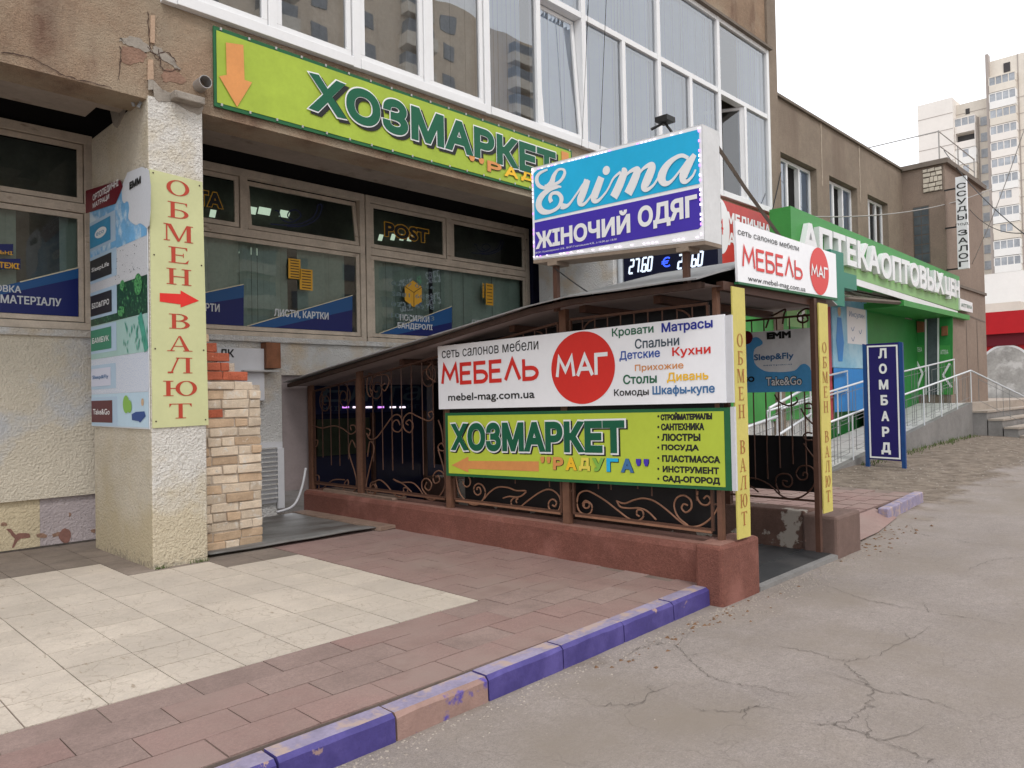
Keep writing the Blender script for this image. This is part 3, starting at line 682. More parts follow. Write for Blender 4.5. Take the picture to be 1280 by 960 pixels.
for i in range(k):
    a0, a1 = 2*math.pi*i/k, 2*math.pi*(i+1)/k
    for (ra, rb) in ((.06, .06), (.055, .055)):
        mb.quad(c0+Vector((ra*math.cos(a0), 0, ra*math.sin(a0))), c0+Vector((ra*math.cos(a1), 0, ra*math.sin(a1))), c0+Vector((rb*math.cos(a1), .15, rb*math.sin(a1))), c0+Vector((rb*math.cos(a0), .15, rb*math.sin(a0))))
    mb.quad(*[c0+Vector((r_*math.cos(a), 0, r_*math.sin(a))) for r_, a in ((.06, a0), (.06, a1), (.055, a1), (.055, a0))])
tag(mb.build('vent_pipe', 'galv'), 'short round galvanised pipe end poking out above the white pillar', 'pipe')
mb = MB(); mb.tube([(2.50, 7.3, 4.62), (2.50, 7.28, 4.40), (2.52, 7.27, 4.34)], .014); mb.tube([(2.50, 7.28, 4.42), (2.56, 7.2, 4.38), (2.54, 7.22, 4.32)], .02); tag(mb.build('cable_bracket', 'pipe_grey'), 'small greenish grey cable bracket at the broken head of the pillar', 'bracket')

# rooms behind glass
MB().quad((-6, 9.9, 2.2), (15, 9.9, 2.2), (15, 9.9, 5), (-6, 9.9, 5)).quad((-6, 9.2, 2.3), (15, 9.2, 2.3), (15, 9.9, 2.3), (-6, 9.9, 2.3)).build('post_office_back_wall', 'room_dark', B)
MB().quad((2.7, 9.5, 5.31), (15, 9.5, 5.31), (15, 9.5, 10.3), (2.7, 9.5, 10.3)).quad((2.7, 7.5, 5.31), (15, 7.5, 5.31), (15, 9.5, 5.31), (2.7, 9.5, 5.31)).quad((2.7, 7.5, 8.9), (15, 7.5, 8.9), (15, 9.5, 8.9), (2.7, 9.5, 8.9)).build('upper_room_walls', 'room_dark', B)

# post office windows: frame part with panes as sub-parts
def pane_frame(mb, x0, x1, z0, z1, w, y, d=.05): 
    mb.box(x0, x1, y, y+d, z0, z0+w); mb.box(x0, x1, y, y+d, z1-w, z1); mb.box(x0, x0+w, y, y+d, z0+w, z1-w); mb.box(x1-w, x1, y, y+d, z0+w, z1-w)
def post_window(x0, x1, splits):
    f = MB(); y = 9.08
    f.box(x0, x1, y-.02, y+.08, 2.42, 2.50); f.box(x0, x1, y-.02, y+.08, 4.46, 4.56); f.box(x0, x1, y-.015, y+.08, 3.70, 3.80)
    f.box(x0, x0+.08, y-.018, y+.08, 2.50, 4.46); f.box(x1-.08, x1, y-.018, y+.08, 2.50, 4.46)
    for s_ in splits: f.box(s_-.05, s_+.05, y-.016, y+.08, 3.80, 4.46)
    fo = f.build('window', 'old_frame', B, bevel=.004)
    cells = [(x0+.09, x1-.09, 2.51, 3.69, 0)]
    e = [x0+.09]+[v for s_ in splits for v in (s_-.06, s_+.06)]+[x1-.09]
    for i in range(0, len(e), 2): cells.append((e[i], e[i+1], 3.81, 4.45, 1))
    for (a, b_, c, d, top) in cells:
        op = top and abs(a-4.51) < .1
        sash = MB(); pane_frame(sash, a, b_, c, d, .055, y+.0, .035)
        pn = MB().quad((a+.055, y+.02, c+.055), (b_-.055, y+.02, c+.055), (b_-.055, y+.02, d-.055), (a+.055, y+.02, d-.055))
        so_ = sash.build('sash', 'old_frame', fo, bevel=.003); po = pn.build('pane', 'post_glass', fo)
        if op:   # hung open at the top
            hz = c; ang = math.radians(7)
            for o in (so_, po):
                ofs = Vector((0, y, hz))-B.location
                for v in o.data.vertices:
                    r_ = v.co-ofs; yy, zz = r_.y, r_.z; v.co = Vector((v.co.x, ofs.y+yy*math.cos(ang)+zz*math.sin(ang)*-1*-1, ofs.z-yy*math.sin(ang)+zz*math.cos(ang)))
post_window(-3.5, 2.70, [-.5, 1.0])
post_window(2.95, 6.27, [4.45])
post_window(6.29, 9.72, [7.87])
# vertical blinds hanging inside
mb = MB(); x = -3.4
while x < 9.6:
    w = .085
    if not (5.05 < x < 5.25 or 1.95 < x < 2.4 or 6.0 < x < 6.3 or 7.55 < x < 7.65):
        a = random.uniform(-.5, .2); dx, dy = w*math.cos(a), w*math.sin(a); z0_ = 2.45
        mb.quad((x, 9.26, z0_), (x+dx, 9.26+dy, z0_), (x+dx, 9.26+dy, 3.85), (x, 9.26, 3.85))
    x += .082
kind(mb.build('blind_slats', 'curtain', B), 'stuff')
for (a, b_, z) in ((4.75, 4.95, 4.18), (4.98, 5.16, 4.2), (5.3, 5.45, 4.21), (4.3, 4.38, 4.05), (6.6, 6.68, 4.05), (6.78, 6.86, 4.08), (6.98, 7.06, 4.1), (7.22, 7.3, 4.14), (7.4, 7.48, 4.16), (7.55, 7.64, 4.17), (4.7, 5.0, 3.62), (4.15, 4.4, 3.52)):
    MB().quad((a, 9.75, z), (b_, 9.75, z), (b_, 9.70, z+.09), (a, 9.70, z+.09)).build('lamp_panel', 'lamp_panel', B)

# printed film on the post-office glass
pf = thing('window_lettering', 'post office window film with blue sweeps, gold icons and white service names', 'window film', (4, 9.06, 2.5))
fg = FY(9.072)
def Z6(pts): return [fg.px(240+a/2.909, 200+b_/2.909) for a, b_ in pts]
def Z2(pts): return [fg.px(a/4, 200+b_/4) for a, b_ in pts]
def clipz(P): return [(a, max(b_, 2.565)) for a, b_ in P]
for (lo, midp) in ((Z6([(0, 625), (0, 530), (188, 455), (188, 640)]), Z6([(0, 530), (0, 492), (188, 452), (188, 500)])),
                   (Z6([(300, 640), (583, 540), (583, 660)]), Z6([(200, 628), (583, 492), (583, 545), (300, 640)])),
                   (Z6([(745, 660), (945, 585), (945, 660)]), Z6([(680, 650), (945, 532), (945, 590), (745, 660)])),
                   (Z2([(-300, 850), (-300, 740), (392, 585), (392, 840)]), Z2([(-300, 740), (-300, 700), (100, 610), (392, 538), (392, 590)]))):
    MB().poly(fg, clipz(lo), .0015).build('blue_band', 'post_blue', pf); MB().poly(fg, clipz(midp), .003).build('mid_blue_band', 'post_mid', pf)
    q = midp; ln = [q[0], q[1]] if len(q) == 4 and q[0][0] < q[1][0]-.2 else [q[-3], q[-2]] if len(q) == 5 else [q[1], q[2]]
    mb = MB(); mb.ribbon(fg, [(a, max(b_, 2.565)) for a, b_ in ln], .012, .0045); mb.build('gold_line', 'post_line', pf)
def z6t(s, bl, br, tl, m, **k): f = lambda p: (240+p[0]/2.909, 200+p[1]/2.909); return tpx(s, fg, f(bl), f(br), f(tl), m, pf, c=.006, **k)
def z2t(s, bl, br, tl, m, **k): f = lambda p: (p[0]/4, 200+p[1]/4); return tpx(s, fg, f(bl), f(br), f(tl), m, pf, c=.006, **k)
z6t('РТИ', (48, 550), (100, 552), (48, 520), 'post_text', bold=.03)
z6t('ЛИСТИ, КАРТКИ', (298, 576), (496, 580), (298, 540), 'post_text', bold=.03)
z6t('ПОСИЛКИ', (755, 586), (862, 588), (755, 560), 'post_text', bold=.03)
z6t('БАНДЕРОЛІ', (747, 616), (874, 622), (747, 590), 'post_text', bold=.03)
z6t('ПЕРЕДПЛАТА', (1018, 600), (1160, 606), (1018, 580), 'post_text', bold=.03)
z6t('НА ПРЕСУ', (968, 624), (1100, 630), (968, 608), 'post_text', bold=.03)
z2t('УПАКОВКА', (-160, 655), (105, 658), (-160, 610), 'post_text', bold=.03)
z2t('МАТЕРІАЛУ', (2, 712), (306, 735), (2, 672), 'post_text', bold=.03)
z2t('УНІВЕРСАЛЬНІ', (-220, 462), (62, 464), (-220, 428), 'post_gold', bold=.05)
z2t('ПЛАТЕЖІ', (-90, 538), (96, 540), (-90, 500), 'post_gold', bold=.05)
MB().poly(fg, Z2([(-230, 420), (66, 420), (66, 470), (-230, 470)]), .002).poly(fg, Z2([(-100, 492), (102, 494), (102, 545), (-100, 543)]), .002).build('label_patch', 'post_blue', pf)
def gold(s, bl, br, tl): 
    z6t(s, bl, br, tl, 'post_gold', bold=.11); f = lambda p: (240+p[0]/2.909, 200+p[1]/2.909); tpx(s, fg, f((bl[0]+3, bl[1]-2)), f((br[0]-3, br[1]-2)), f((tl[0]+3, tl[1]+4)), 'letter_black', pf, c=.010, bold=.06)
gold('ШТА', (-60, 160), (112, 172), (-60, 90)); gold('POST', (698, 278), (862, 306), (698, 222))
# gold icons
def doc(pts, rows):
    P = Z6(pts); MB().poly(fg, P, .004).build('gold_icon', 'post_gold', pf); mb = MB()
    (x0, y0), (x1, _), _, (_, y1) = P[0], P[1], P[2], P[3]
    for i in range(rows): yy = y0+(y1-y0)*(i+.7)/(rows+.4); mb.rect(fg, x0+(x1-x0)*.18, yy-.006, x1-(x1-x0)*.12, yy+.006, .006)
    mb.build('icon_lines', 'letter_black', pf)
doc([(350, 430), (394, 434), (394, 362), (350, 357)], 7); doc([(391, 470), (438, 476), (438, 400), (391, 395)], 7)
doc([(1068, 526), (1095, 530), (1095, 452), (1068, 448)], 6); doc([(1056, 500), (1062, 502), (1062, 450), (1056, 448)], 4)
MB().poly(fg, Z6([(773, 460), (803, 438), (835, 462), (835, 515), (806, 536), (773, 510)]), .004).build('gold_icon', 'post_gold', pf)
mb = MB()
for q in ([(773, 460), (806, 482), (835, 462)], [(806, 482), (806, 536)]): mb.ribbon(fg, Z6(q), .009, .007)
mb.build('icon_lines', 'letter_black', pf)
for t_, y_ in (('0237 0126', 440), ('2881 6079', 478), ('0234 6578', 515), ('1003 5213', 556)): z6t(t_, (724, y_+28), (880, y_+18), (724, y_), 'post_number')
# post horns
for (ox, oy, sc) in ((285, 165, 1.0), (1015, 295, .62), (-236, 150, .95)):
    H_ = lambda P: [fg.px(240+(ox+a*sc)/2.909, 200+(oy+b_*sc*1.0)/2.909) for a, b_ in P]
    mb = MB(); w = .018*sc
    mb.ribbon(fg, cr(H_([(0, 68), (60, 72), (110, 66), (150, 48), (168, 22), (172, 0), (188, 2), (175, 40), (150, 62), (110, 76), (60, 76)]), 4), w, .004)
    mb.ribbon(fg, cr(H_([(15, 18), (30, 24), (40, 50), (75, 62), (110, 40), (95, 18), (70, 22), (62, 40), (80, 54)]), 5), w, .006); mb.build('post_horn', 'post_horn', pf)

# things fixed to the wall between the brick pier and the passage
MB().box(9.75, 10.6, 9.02, 9.1, 2.9, 4.6).build('dark_window_panel', 'display_black', B)

# ------------------------------------------------------------------ upper glazing
def upper():
    xs = [2.78+2.02*i for i in range(7)]
    for i in range(6):
        a, b_ = xs[i], xs[i+1]; mdl = (a+b_)/2; y = 7.08
        f = MB(); f.box(a-.05 if i else a-.08, a+.05, y-.05, y+.1, 5.30, 8.70)
        if i == 5: f.box(b_-.04, b_+.06, y-.05, y+.1, 5.30, 8.70)
        xr = b_-.052
        f.box(a+.052, xr, y-.06, y+.1, 5.302, 5.41); f.box(a+.052, xr, y-.045, y+.1, 7.24, 7.33); f.box(a+.052, xr, y-.045, y+.1, 8.62, 8.70); f.box(mdl-.045, mdl+.045, y-.047, y+.1, 5.41, 7.24)
        fo = f.build('window', 'white_pvc', B, bevel=.005)
        for (p, q, c, d) in ((a+.06, mdl-.05, 5.415, 7.235), (mdl+.05, xr-.01, 5.415, 7.235), (a+.06, xr-.01, 7.335, 8.615)):
            tilt = (i == 2 and p > mdl-.01 and c < 6); cas = (i == 5 and p > mdl-2 and p < mdl and c < 6)
            if tilt or cas or i in (0, 1) and c < 6:
                s_ = MB(); pane_frame(s_, p, q, c, d, .06, y-.03, .05); s_ = s_.build('sash', 'white_pvc', fo, bevel=.004)
            else: s_ = None
            po = MB().quad((p, y, c), (q, y, c), (q, y, d), (p, y, d)).build('pane', 'open_glass' if cas else 'window_glass', fo)
            if tilt:
                for o in (s_, po):
                    for v in o.data.vertices:
                        zz = v.co.z-(c-B.location.z); v.co.y += .13*zz/1.8
            if cas:
                ang = math.radians(62); hx = q-B.location.x; hy = y-B.location.y
                for o in (s_, po):
                    for v in o.data.vertices:
                        dx, dy = v.co.x-hx, v.co.y-hy; v.co.x = hx+dx*math.cos(ang)-dy*math.sin(ang)*-1; v.co.y = hy-dx*math.sin(ang)*1+dy*math.cos(ang)
upper()
mb = MB(); x = 2.8
while x < 15:
    gap = 12.9 < x < 13.85 or 7.60 < x < 7.86
    a = random.uniform(.03, .16); w = .096
    if not gap: mb.quad((x, 7.20, 5.35), (x+w*math.cos(a), 7.20+w*math.sin(a), 5.35), (x+w*math.cos(a), 7.20+w*math.sin(a), 8.75), (x, 7.20, 8.75)); mb.m[-1] = 1 if x < 6.9 else 0
    x += .086
kind(mb.build('blind_slats', ['blind', 'blind_warm'], B), 'stuff')

# ------------------------------------------------------------------ brick pier
bp = thing('brick_pier', 'broken stub of cream and red brickwork against the white pillar', 'brickwork', (3.4, 7.4, .12))
MB().box(3.07, 3.765, 7.376, 7.7, 0, 1.78).box(3.07, 3.5, 7.385, 7.7, 1.78, 2.0).box(3.07, 3.30, 7.385, 7.7, 2.0, 2.18).build('mortar_core', 'brick_mortar', bp)
zc = .135; row = 0
while zc < 2.28:
    hh = .094; xr = 3.78 if zc < 1.72 else 3.70 if zc < 1.8 else 3.64 if zc < 1.9 else 3.45 if zc < 2.05 else 3.33 if zc < 2.15 else 3.24
    x = 3.085; first = True
    while x < xr-.05:
        w = random.choice([.14, .15, .27, .29, .29]) if not (first and row % 2) else random.choice([.12, .17]); first = False
        w = min(w, xr-x)
        if xr-(x+w) < .09: w = xr-x
        mname = 'brick_red' if (zc > 1.80 and zc < 2.15) or (x < 3.12 and 1.25 < zc < 1.7 and random.random() < .6) else ('brick_tan' if random.random() < (.3 if zc < 1.4 else .15) else 'brick_cream')
        p = random.uniform(-.014, .006)
        mb = MB(); mb.box(x, x+w-random.uniform(.008, .016), 7.366+p, 7.5, zc, zc+hh-random.uniform(.008, .015), .006); mb.build('brick', mname, bp, bevel=.007)
        x += w
    zc += hh; row += 1

# ------------------------------------------------------------------ items between pier and passage
q = MB().box(4.66, 4.86, 8.94, 9.09, 2.03, 2.36); tag(q.build('timber_block', 'brown_wood', bevel=.006), 'upright brown timber block under the post office window ledge', 'timber')
q = MB().box(4.05, 4.66, 9.0, 9.09, 1.62, 2.28); tag(q.build('wall_plate', 'board_edge', bevel=.004), 'small pale plate on the wall showing part of a word beside the bricks', 'plate')
fw = FY(8.999); o = text('ЛК', fw, 4.08, 2.16, 4.26, 2.26, 'letter_black', None, c=.003, bold=.04); o.parent = [x for x in bpy.data.objects if x.name == 'wall_plate'][0]
MB_sh = MB().box(4.35, 4.82, 8.92, 9.09, 1.985, 2.005); tag(MB_sh.build('metal_shelf', 'galv'), 'thin metal shelf strip under the brown timber block', 'shelf')
vg = thing('vent_grille', 'white louvred vent grille low on the wall left of the covered passage', 'vent', (4.7, 9.08, .3))
MB().box(4.42, 4.93, 9.06, 9.1, .3, 1.08).build('back_panel', 'board_edge', vg); MB().box(4.84, 4.93, 9.02, 9.06, .22, 1.0).build('frame', 'board_edge', vg, bevel=.004)
sl = MB().box(4.42, 4.835, 9.015, 9.055, 0, .016).build('slat', 'wall_pale', vg)
for i in range(12):
    s2 = sl if i == 0 else sl.copy()
    if i: COL.objects.link(s2)
    s2.location = Vector((0, 0, .36+i*.058)); s2.rotation_euler = (0, 0, 0)
P = cr([(4.75, 8.9, .2), (4.95, 8.85, .26), (5.1, 8.9, .45), (5.2, 8.95, .72)], 8); mb = MB(); mb.tube(P, .016, 8); tag(mb.build('drain_hose', 'board_edge', smooth=True), 'pale curved drain hose beside the white louvred vent', 'hose')
MB_f = MB().box(4.95, 5.38, 9.16, 9.2, .42, 1.95); tag(MB_f.build('filler_panel', 'ceiling_lining'), 'narrow grey brown panel closing the wall end of the covered passage', 'panel')

# sheet metal and planks on the ground behind the pier
ss = MB(); G = []
fz = lambda x, y: .150+.012*noise.noise((x*1.7, y*2.3, 0))+(.012 if y < 7.4 else 0)
nx_, ny_ = 14, 12
cor = [at(262, 694, 2, .15), at(476, 659, 2, .15), at(378, 640, 2, .15), Vector((3.1, 9.0, .15))]
for i in range(nx_+1):
    for j in range(ny_+1):
        u_, v_ = i/nx_, j/ny_; p = cor[0].lerp(cor[1], u_).lerp(cor[3].lerp(cor[2], u_), v_); G.append((p.x, p.y, fz(p.x, p.y)))
n = len(ss.v); ss.v += G
for i in range(nx_):
    for j in range(ny_): a = i*(ny_+1)+j; ss.f.append((a, a+ny_+1, a+ny_+2, a+1)); ss.m.append(0)
o = ss.build('metal_sheet', 'steel_sheet', smooth=True); sf = o.modifiers.new('s', 'SOLIDIFY'); sf.thickness = .012; sf.offset = -1
tag(o, 'worn dark grey metal sheet lying on the pavement behind the brick pier', 'metal sheet')
o = MB().box(5.02, 5.24, 7.05, 9.0, .125, .165, .006).build('plank', 'plank', bevel=.004); tag(o, 'weathered plank on the ground along the foot of the red base wall', 'plank')
o = MB().box(5.30, 5.50, 7.2, 8.7, .423, .452, .006).build('plank', 'plank', bevel=.004); tag(o, 'thin plank lying on top of the red base wall at its far end', 'plank')

# ------------------------------------------------------------------ base walls of the passage
lw = thing('low_wall', 'long low red painted wall with a square end block carrying the grille and big signs', 'wall', (5.4, 4, 0))
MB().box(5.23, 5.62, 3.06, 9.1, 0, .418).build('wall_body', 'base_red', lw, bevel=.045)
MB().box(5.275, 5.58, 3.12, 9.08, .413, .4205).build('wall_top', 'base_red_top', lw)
o = MB().box(5.115, 5.72, 2.87, 3.10, -.05, .45).build('end_block', 'base_red', lw, bevel=.025)
MB().box(5.15, 5.69, 2.90, 3.09, .448, .4535).build('block_top', 'base_red_top', lw)
rw = thing('low_wall', 'low wall right of the passage with brown paint peeling off in pale patches', 'wall', (7.6, 4, 0))
MB().box(7.32, 7.62, 3.2, 9.1, 0, .42).build('wall_body', 'base_peeled', rw, bevel=.015)
MB().box(7.30, 7.90, 2.87, 3.22, -.05, .40).build('end_block', 'base_grey', rw, bevel=.03)
fl = kind(MB().box(5.62, 7.32, 3.05, 9.1, -.1, .03).build('passage_floor', 'dark_concrete'), 'structure')
mb = MB(); mb.quad((5.72, 2.93, .045), (7.30, 2.93, .045), (7.30, 4.6, .05), (5.72, 4.6, .05)).quad((5.72, 2.93, .0), (7.30, 2.93, .0), (7.30, 2.93, .045), (5.72, 2.93, .045))
for yy in (3.2, 3.62, 4.05): mb.box(5.73, 7.29, yy, yy+.012, .045, .056)
o = mb.build('rubber_mat', 'rubber'); tag(o, 'dark ribbed rubber mat on the floor of the covered passage entrance', 'mat')
MB_e = MB().box(5.72, 7.30, 2.87, 2.93, -.03, .038, .006); kind(MB_e.build('threshold', 'ramp_wall'), 'structure')

# ------------------------------------------------------------------ covered passage: posts, grilles, roof
cp = thing('covered_passage', 'rusty steel entrance canopy with scrollwork grilles and grey sheet roof', 'canopy', (6.3, 3, 0))
PY = [9.06, 7.91, 6.23, 4.57, 3.0]
ez = lambda y: 2.42 if y < 4.45 else 2.42-(y-4.45)*.1278
for y in PY: MB().box(5.33, 5.385, y-(.04 if y > 3.1 else .02), y+(.04 if y > 3.1 else .02), .42, ez(y)+.02).build('post', 'rust_steel', cp)
MB().box(6.925, 6.978, 2.88, 2.925, .12, 2.46).build('post', 'rust_dark', cp)
MB().box(7.335, 7.40, 4.0, 4.07, .4, 2.5).build('post', 'rust_dark', cp); MB().box(7.335, 7.40, 6.2, 6.27, .4, 2.4).build('post', 'rust_dark', cp)
MB().box(5.33, 7.30, 2.92, 2.98, 2.40, 2.47).build('front_rail', 'rust_dark', cp)
fe = FX(5.36)
def Zs(pts, s, ox, oy): return [fe.px(ox+a/s, oy+b_/s) for a, b_ in pts]
def bar3(fr, P, r, name='scroll', par=None, m='rust_steel', k=5):
    mb = MB(); mb.tube([fr.pt(a, b_, 0) for a, b_ in P], r, k); return mb.build(name, m, par, smooth=True)
def spiral(cx, cy, r0_, r1_, a0, turns, n=26): return [(cx+(r0_+(r1_-r0_)*i/n)*math.cos(a0+turns*2*math.pi*i/n), cy+(r0_+(r1_-r0_)*i/n)*math.sin(a0+turns*2*math.pi*i/n)) for i in range(n+1)]
scr = {  # traced scroll lines per bay: (scale, ox, oy, lists)
 2: (8, 560, 595, [[(60, -230), (75, -60), (95, 90), (130, 190), (200, 265), (275, 290), (340, 250), (375, 170), (350, 100), (300, 75), (262, 110), (265, 165), (300, 190), (330, 165), (320, 120), (295, 115), (290, 140)],
                   [(360, 230), (420, 160), (500, 112), (600, 115), (680, 145), (780, 150), (740, 195), (690, 210), (610, 205), (550, 222)],
                   [(690, 270), (680, 245), (700, 225), (660, 218), (630, 260), (650, 310), (700, 325), (790, 255), (900, 175), (990, 135), (1060, 150), (1115, 210), (1125, 290), (1100, 350), (1060, 370), (1010, 320), (1010, 260), (1050, 232), (1085, 265), (1070, 305), (1045, 290)],
                   [(150, 50), (160, 90), (190, 108), (220, 85), (222, 40), (200, 0), (170, -20)]]),
 3: (5.818, 700, 600, [[(175, 190), (180, 165), (210, 165), (212, 195), (185, 205), (165, 175), (190, 150), (230, 180), (228, 230), (190, 252), (140, 225), (125, 160), (140, 100), (190, 78), (240, 95), (330, 150), (420, 220), (500, 280), (560, 298), (605, 270), (600, 225), (565, 218), (558, 250), (580, 265)],
                       [(410, 152), (470, 170), (540, 145), (610, 133), (690, 155), (780, 220), (860, 290), (930, 335), (1010, 335), (1090, 285), (1150, 200), (1165, 120), (1160, 20)],
                       [(415, 155), (440, 195), (500, 205), (580, 205), (640, 230), (700, 290)],
                       [(930, 330), (860, 270), (830, 190), (850, 130), (900, 112), (950, 145), (955, 205), (915, 235), (885, 205), (900, 175), (930, 185)],
                       [(1000, 80), (1000, 130), (1030, 175), (1075, 180), (1095, 145), (1070, 115), (1045, 135)]]),
 1: (4.8, 450, 450, [[(60, 770), (80, 745), (95, 770), (80, 805), (50, 800), (38, 750), (60, 640), (85, 530), (60, 490), (45, 580)],
                     [(90, 730), (65, 740), (62, 790), (85, 810), (103, 770), (90, 735), (120, 720), (160, 750), (200, 800), (240, 822), (280, 800), (285, 770), (262, 768), (262, 795)],
                     [(200, 715), (240, 735), (310, 735), (350, 765), (390, 820), (440, 840), (490, 800), (510, 740), (500, 680), (465, 665), (438, 700), (450, 740), (478, 725), (470, 695), (455, 705)],
                     [(200, 715), (260, 745), (310, 792)], [(420, 830), (375, 775), (375, 725), (405, 712), (430, 745), (415, 782), (390, 765), (400, 735)],
                     [(38, 410), (60, 420), (55, 455), (40, 440), (60, 475), (100, 465), (150, 400), (200, 335), (240, 335), (258, 390), (235, 430), (200, 420), (198, 375), (225, 360), (240, 390)],
                     [(290, 390), (275, 375), (300, 360), (320, 395), (300, 435), (265, 410), (262, 350), (300, 318), (350, 340), (410, 365), (440, 345), (435, 310), (410, 320), (420, 345)],
                     [(470, 360), (490, 420), (500, 500)], [(505, 545), (475, 540), (470, 515), (490, 500), (508, 530), (505, 560)], [(470, 540), (500, 640), (512, 700)],
                     [(455, 130), (410, 100), (400, 60), (430, 20)], [(50, 80), (100, 90), (160, 90), (175, 130), (150, 185), (130, 160), (150, 140)], [(45, 90), (42, 180), (60, 220), (75, 195), (60, 170)]]),
 0: (5.33, 380, 460, [[(285, 790), (270, 770), (290, 745), (295, 775), (265, 800), (285, 830), (330, 825), (350, 770), (340, 700), (300, 560), (320, 480), (345, 530)],
                      [(110, 830), (150, 780), (200, 745), (270, 745)], [(60, 720), (95, 715), (100, 750), (75, 760)], [(60, 800), (90, 815), (100, 780), (75, 770)],
                      [(60, 380), (120, 400), (200, 385), (260, 405), (310, 440), (345, 420), (340, 385), (310, 385), (315, 415)], [(60, 490), (90, 480), (85, 520), (60, 520)]]),
}
for b_i in range(4):
    y0, y1 = PY[b_i+1]+.075, PY[b_i]-.075; n = {0: 5, 1: 8, 2: 10, 3: 10}[b_i]
    gr = MB(); zb, zt = .515, None
    a0, a1 = -y1, -y0
    zt0, zt1 = ez(y1)-.12, ez(y0)-.12
    gr.fbox(fe, a0, a1, zb, zb+.018, -.009, .009)
    gr.prism(fe, [(a0, zt0), (a1, zt1), (a1, zt1+.022), (a0, zt0+.022)], -.011, .011)
    gr.fbox(fe, a0-.011, a0+.011, zb, zt0, -.012, .012); gr.fbox(fe, a1-.011, a1+.011, zb, zt1, -.012, .012)
    for zz in (.72, 1.95):
        gr.fbox(fe, a0-.05, a0, zz, zz+.015, -.008, .008); gr.fbox(fe, a1, a1+.05, zz, zz+.015, -.008, .008)
    tone = 'rust_dark' if b_i < 2 else 'rust_shaded'; MB().fbox(fe, a0+.012, a1-.012, zb-.021, zb-.001, -.009, .009).build('bottom_rail', 'rust_tan' if b_i > 1 else 'rust_steel', cp)  # steel coloured darker for shade under the eaves, most in the far bays
    go = gr.build('grille', tone, cp)
    for i in range(1, n):
        t = i/n; a = a0+(a1-a0)*t; zt_ = zt0+(zt1-zt0)*t; zl = .80+.06*math.sin(i*1.9)
        tw = (b_i < 2 and i % 2 == 1)
        mb = MB(); P = [fe.pt(a, zl+(zt_-zl)*k/24) for k in range(25)]
        mb.tube(P, .0085 if tw else .0075, 4, twist=.7 if tw else 0); mb.build('bar', tone, go)
    s_, ox, oy, Ls = scr[b_i]
    for L_ in Ls: bar3(fe, cr(Zs(L_, s_, ox, oy), 5), .0085, 'scroll', go, 'rust_tan' if b_i > 1 else 'rust_steel')
    # scroll heads along the top of each bay
    for cx, sg in ((a0+.28, 1), (a1-.28, -1)):
        zc_ = zt0+(zt1-zt0)*((cx-a0)/(a1-a0))-.17
        bar3(fe, spiral(cx, zc_, .16, .03, math.pi/2, sg*1.6), .0085, 'scroll', go, tone)
# right-hand grille
fr_ = FX(7.36); gr = MB(); gr.fbox(fr_, -6.2, -3.05, .515, .535, -.011, .011); gr.fbox(fr_, -4.0, -3.05, 2.34, 2.36, -.011, .011)
gr.fbox(fr_, -3.06, -3.02, .45, 2.45, -.012, .012)
go = gr.build('grille', 'rust_dark', cp)
zr = lambda P: [fr_.px(920+a/6.4, 490+b_/6.4) for a, b_ in P]
for c in ([(90, 690), (150, 690), (220, 715), (290, 760), (350, 820), (430, 855), (520, 840), (600, 780), (635, 700), (620, 620), (570, 590), (510, 600), (480, 650), (510, 700), (560, 695), (570, 655), (540, 645), (535, 670)],
          [(350, 810), (320, 740), (325, 680), (370, 655), (430, 665), (450, 720), (420, 760), (380, 745), (375, 710), (410, 715)], [(70, 760), (120, 755), (180, 800)],
          [(540, 410), (580, 470), (620, 520)], [(610, 330), (570, 325), (540, 350), (560, 385), (610, 385)], [(520, 130), (560, 200), (620, 260)], [(310, 20), (350, 80), (430, 110), (490, 80), (480, 40)], [(600, 130), (560, 130), (555, 100), (590, 90), (620, 110)]):
    bar3(fr_, cr(zr(c), 5), .009, 'scroll', go, 'rust_dark')
for c in ([(345, 540), (365, 480), (380, 450), (410, 440), (490, 400), (480, 440), (470, 510)], [(670, 400), (640, 395), (590, 430), (585, 480), (620, 500), (660, 480), (640, 440), (620, 450), (625, 470)]):
    bar3(fr_, cr([fr_.px(900+a/6, 320+b_/6) for a, b_ in c], 5), .010, 'scroll', go, 'rust_dark')
for k_, y in enumerate([3.18+.135*i for i in range(22)]):
    mb = MB(); tw = k_ % 2; zl = .78+.1*math.sin(k_*1.3); mb.tube([fr_.pt(-y, zl+(2.36-zl)*k/20) for k in range(21)], .008, 4, twist=.7 if tw else 0); mb.build('bar', 'rust_dark', go)
bf = MB(); bf.quad((5.50, 3.04, .46), (5.50, 6.15, .46), (5.50, 6.15, 2.20), (5.50, 3.04, 2.36)); bf.quad((7.42, 3.06, .60), (7.42, 9.0, .60), (7.42, 9.0, 1.155), (7.42, 3.06, 1.155)).quad((7.425, 4.2, .6), (7.425, 9, .6), (7.425, 9, 2.35), (7.425, 4.2, 2.35)).build('dark_screen', 'black_film', cp)
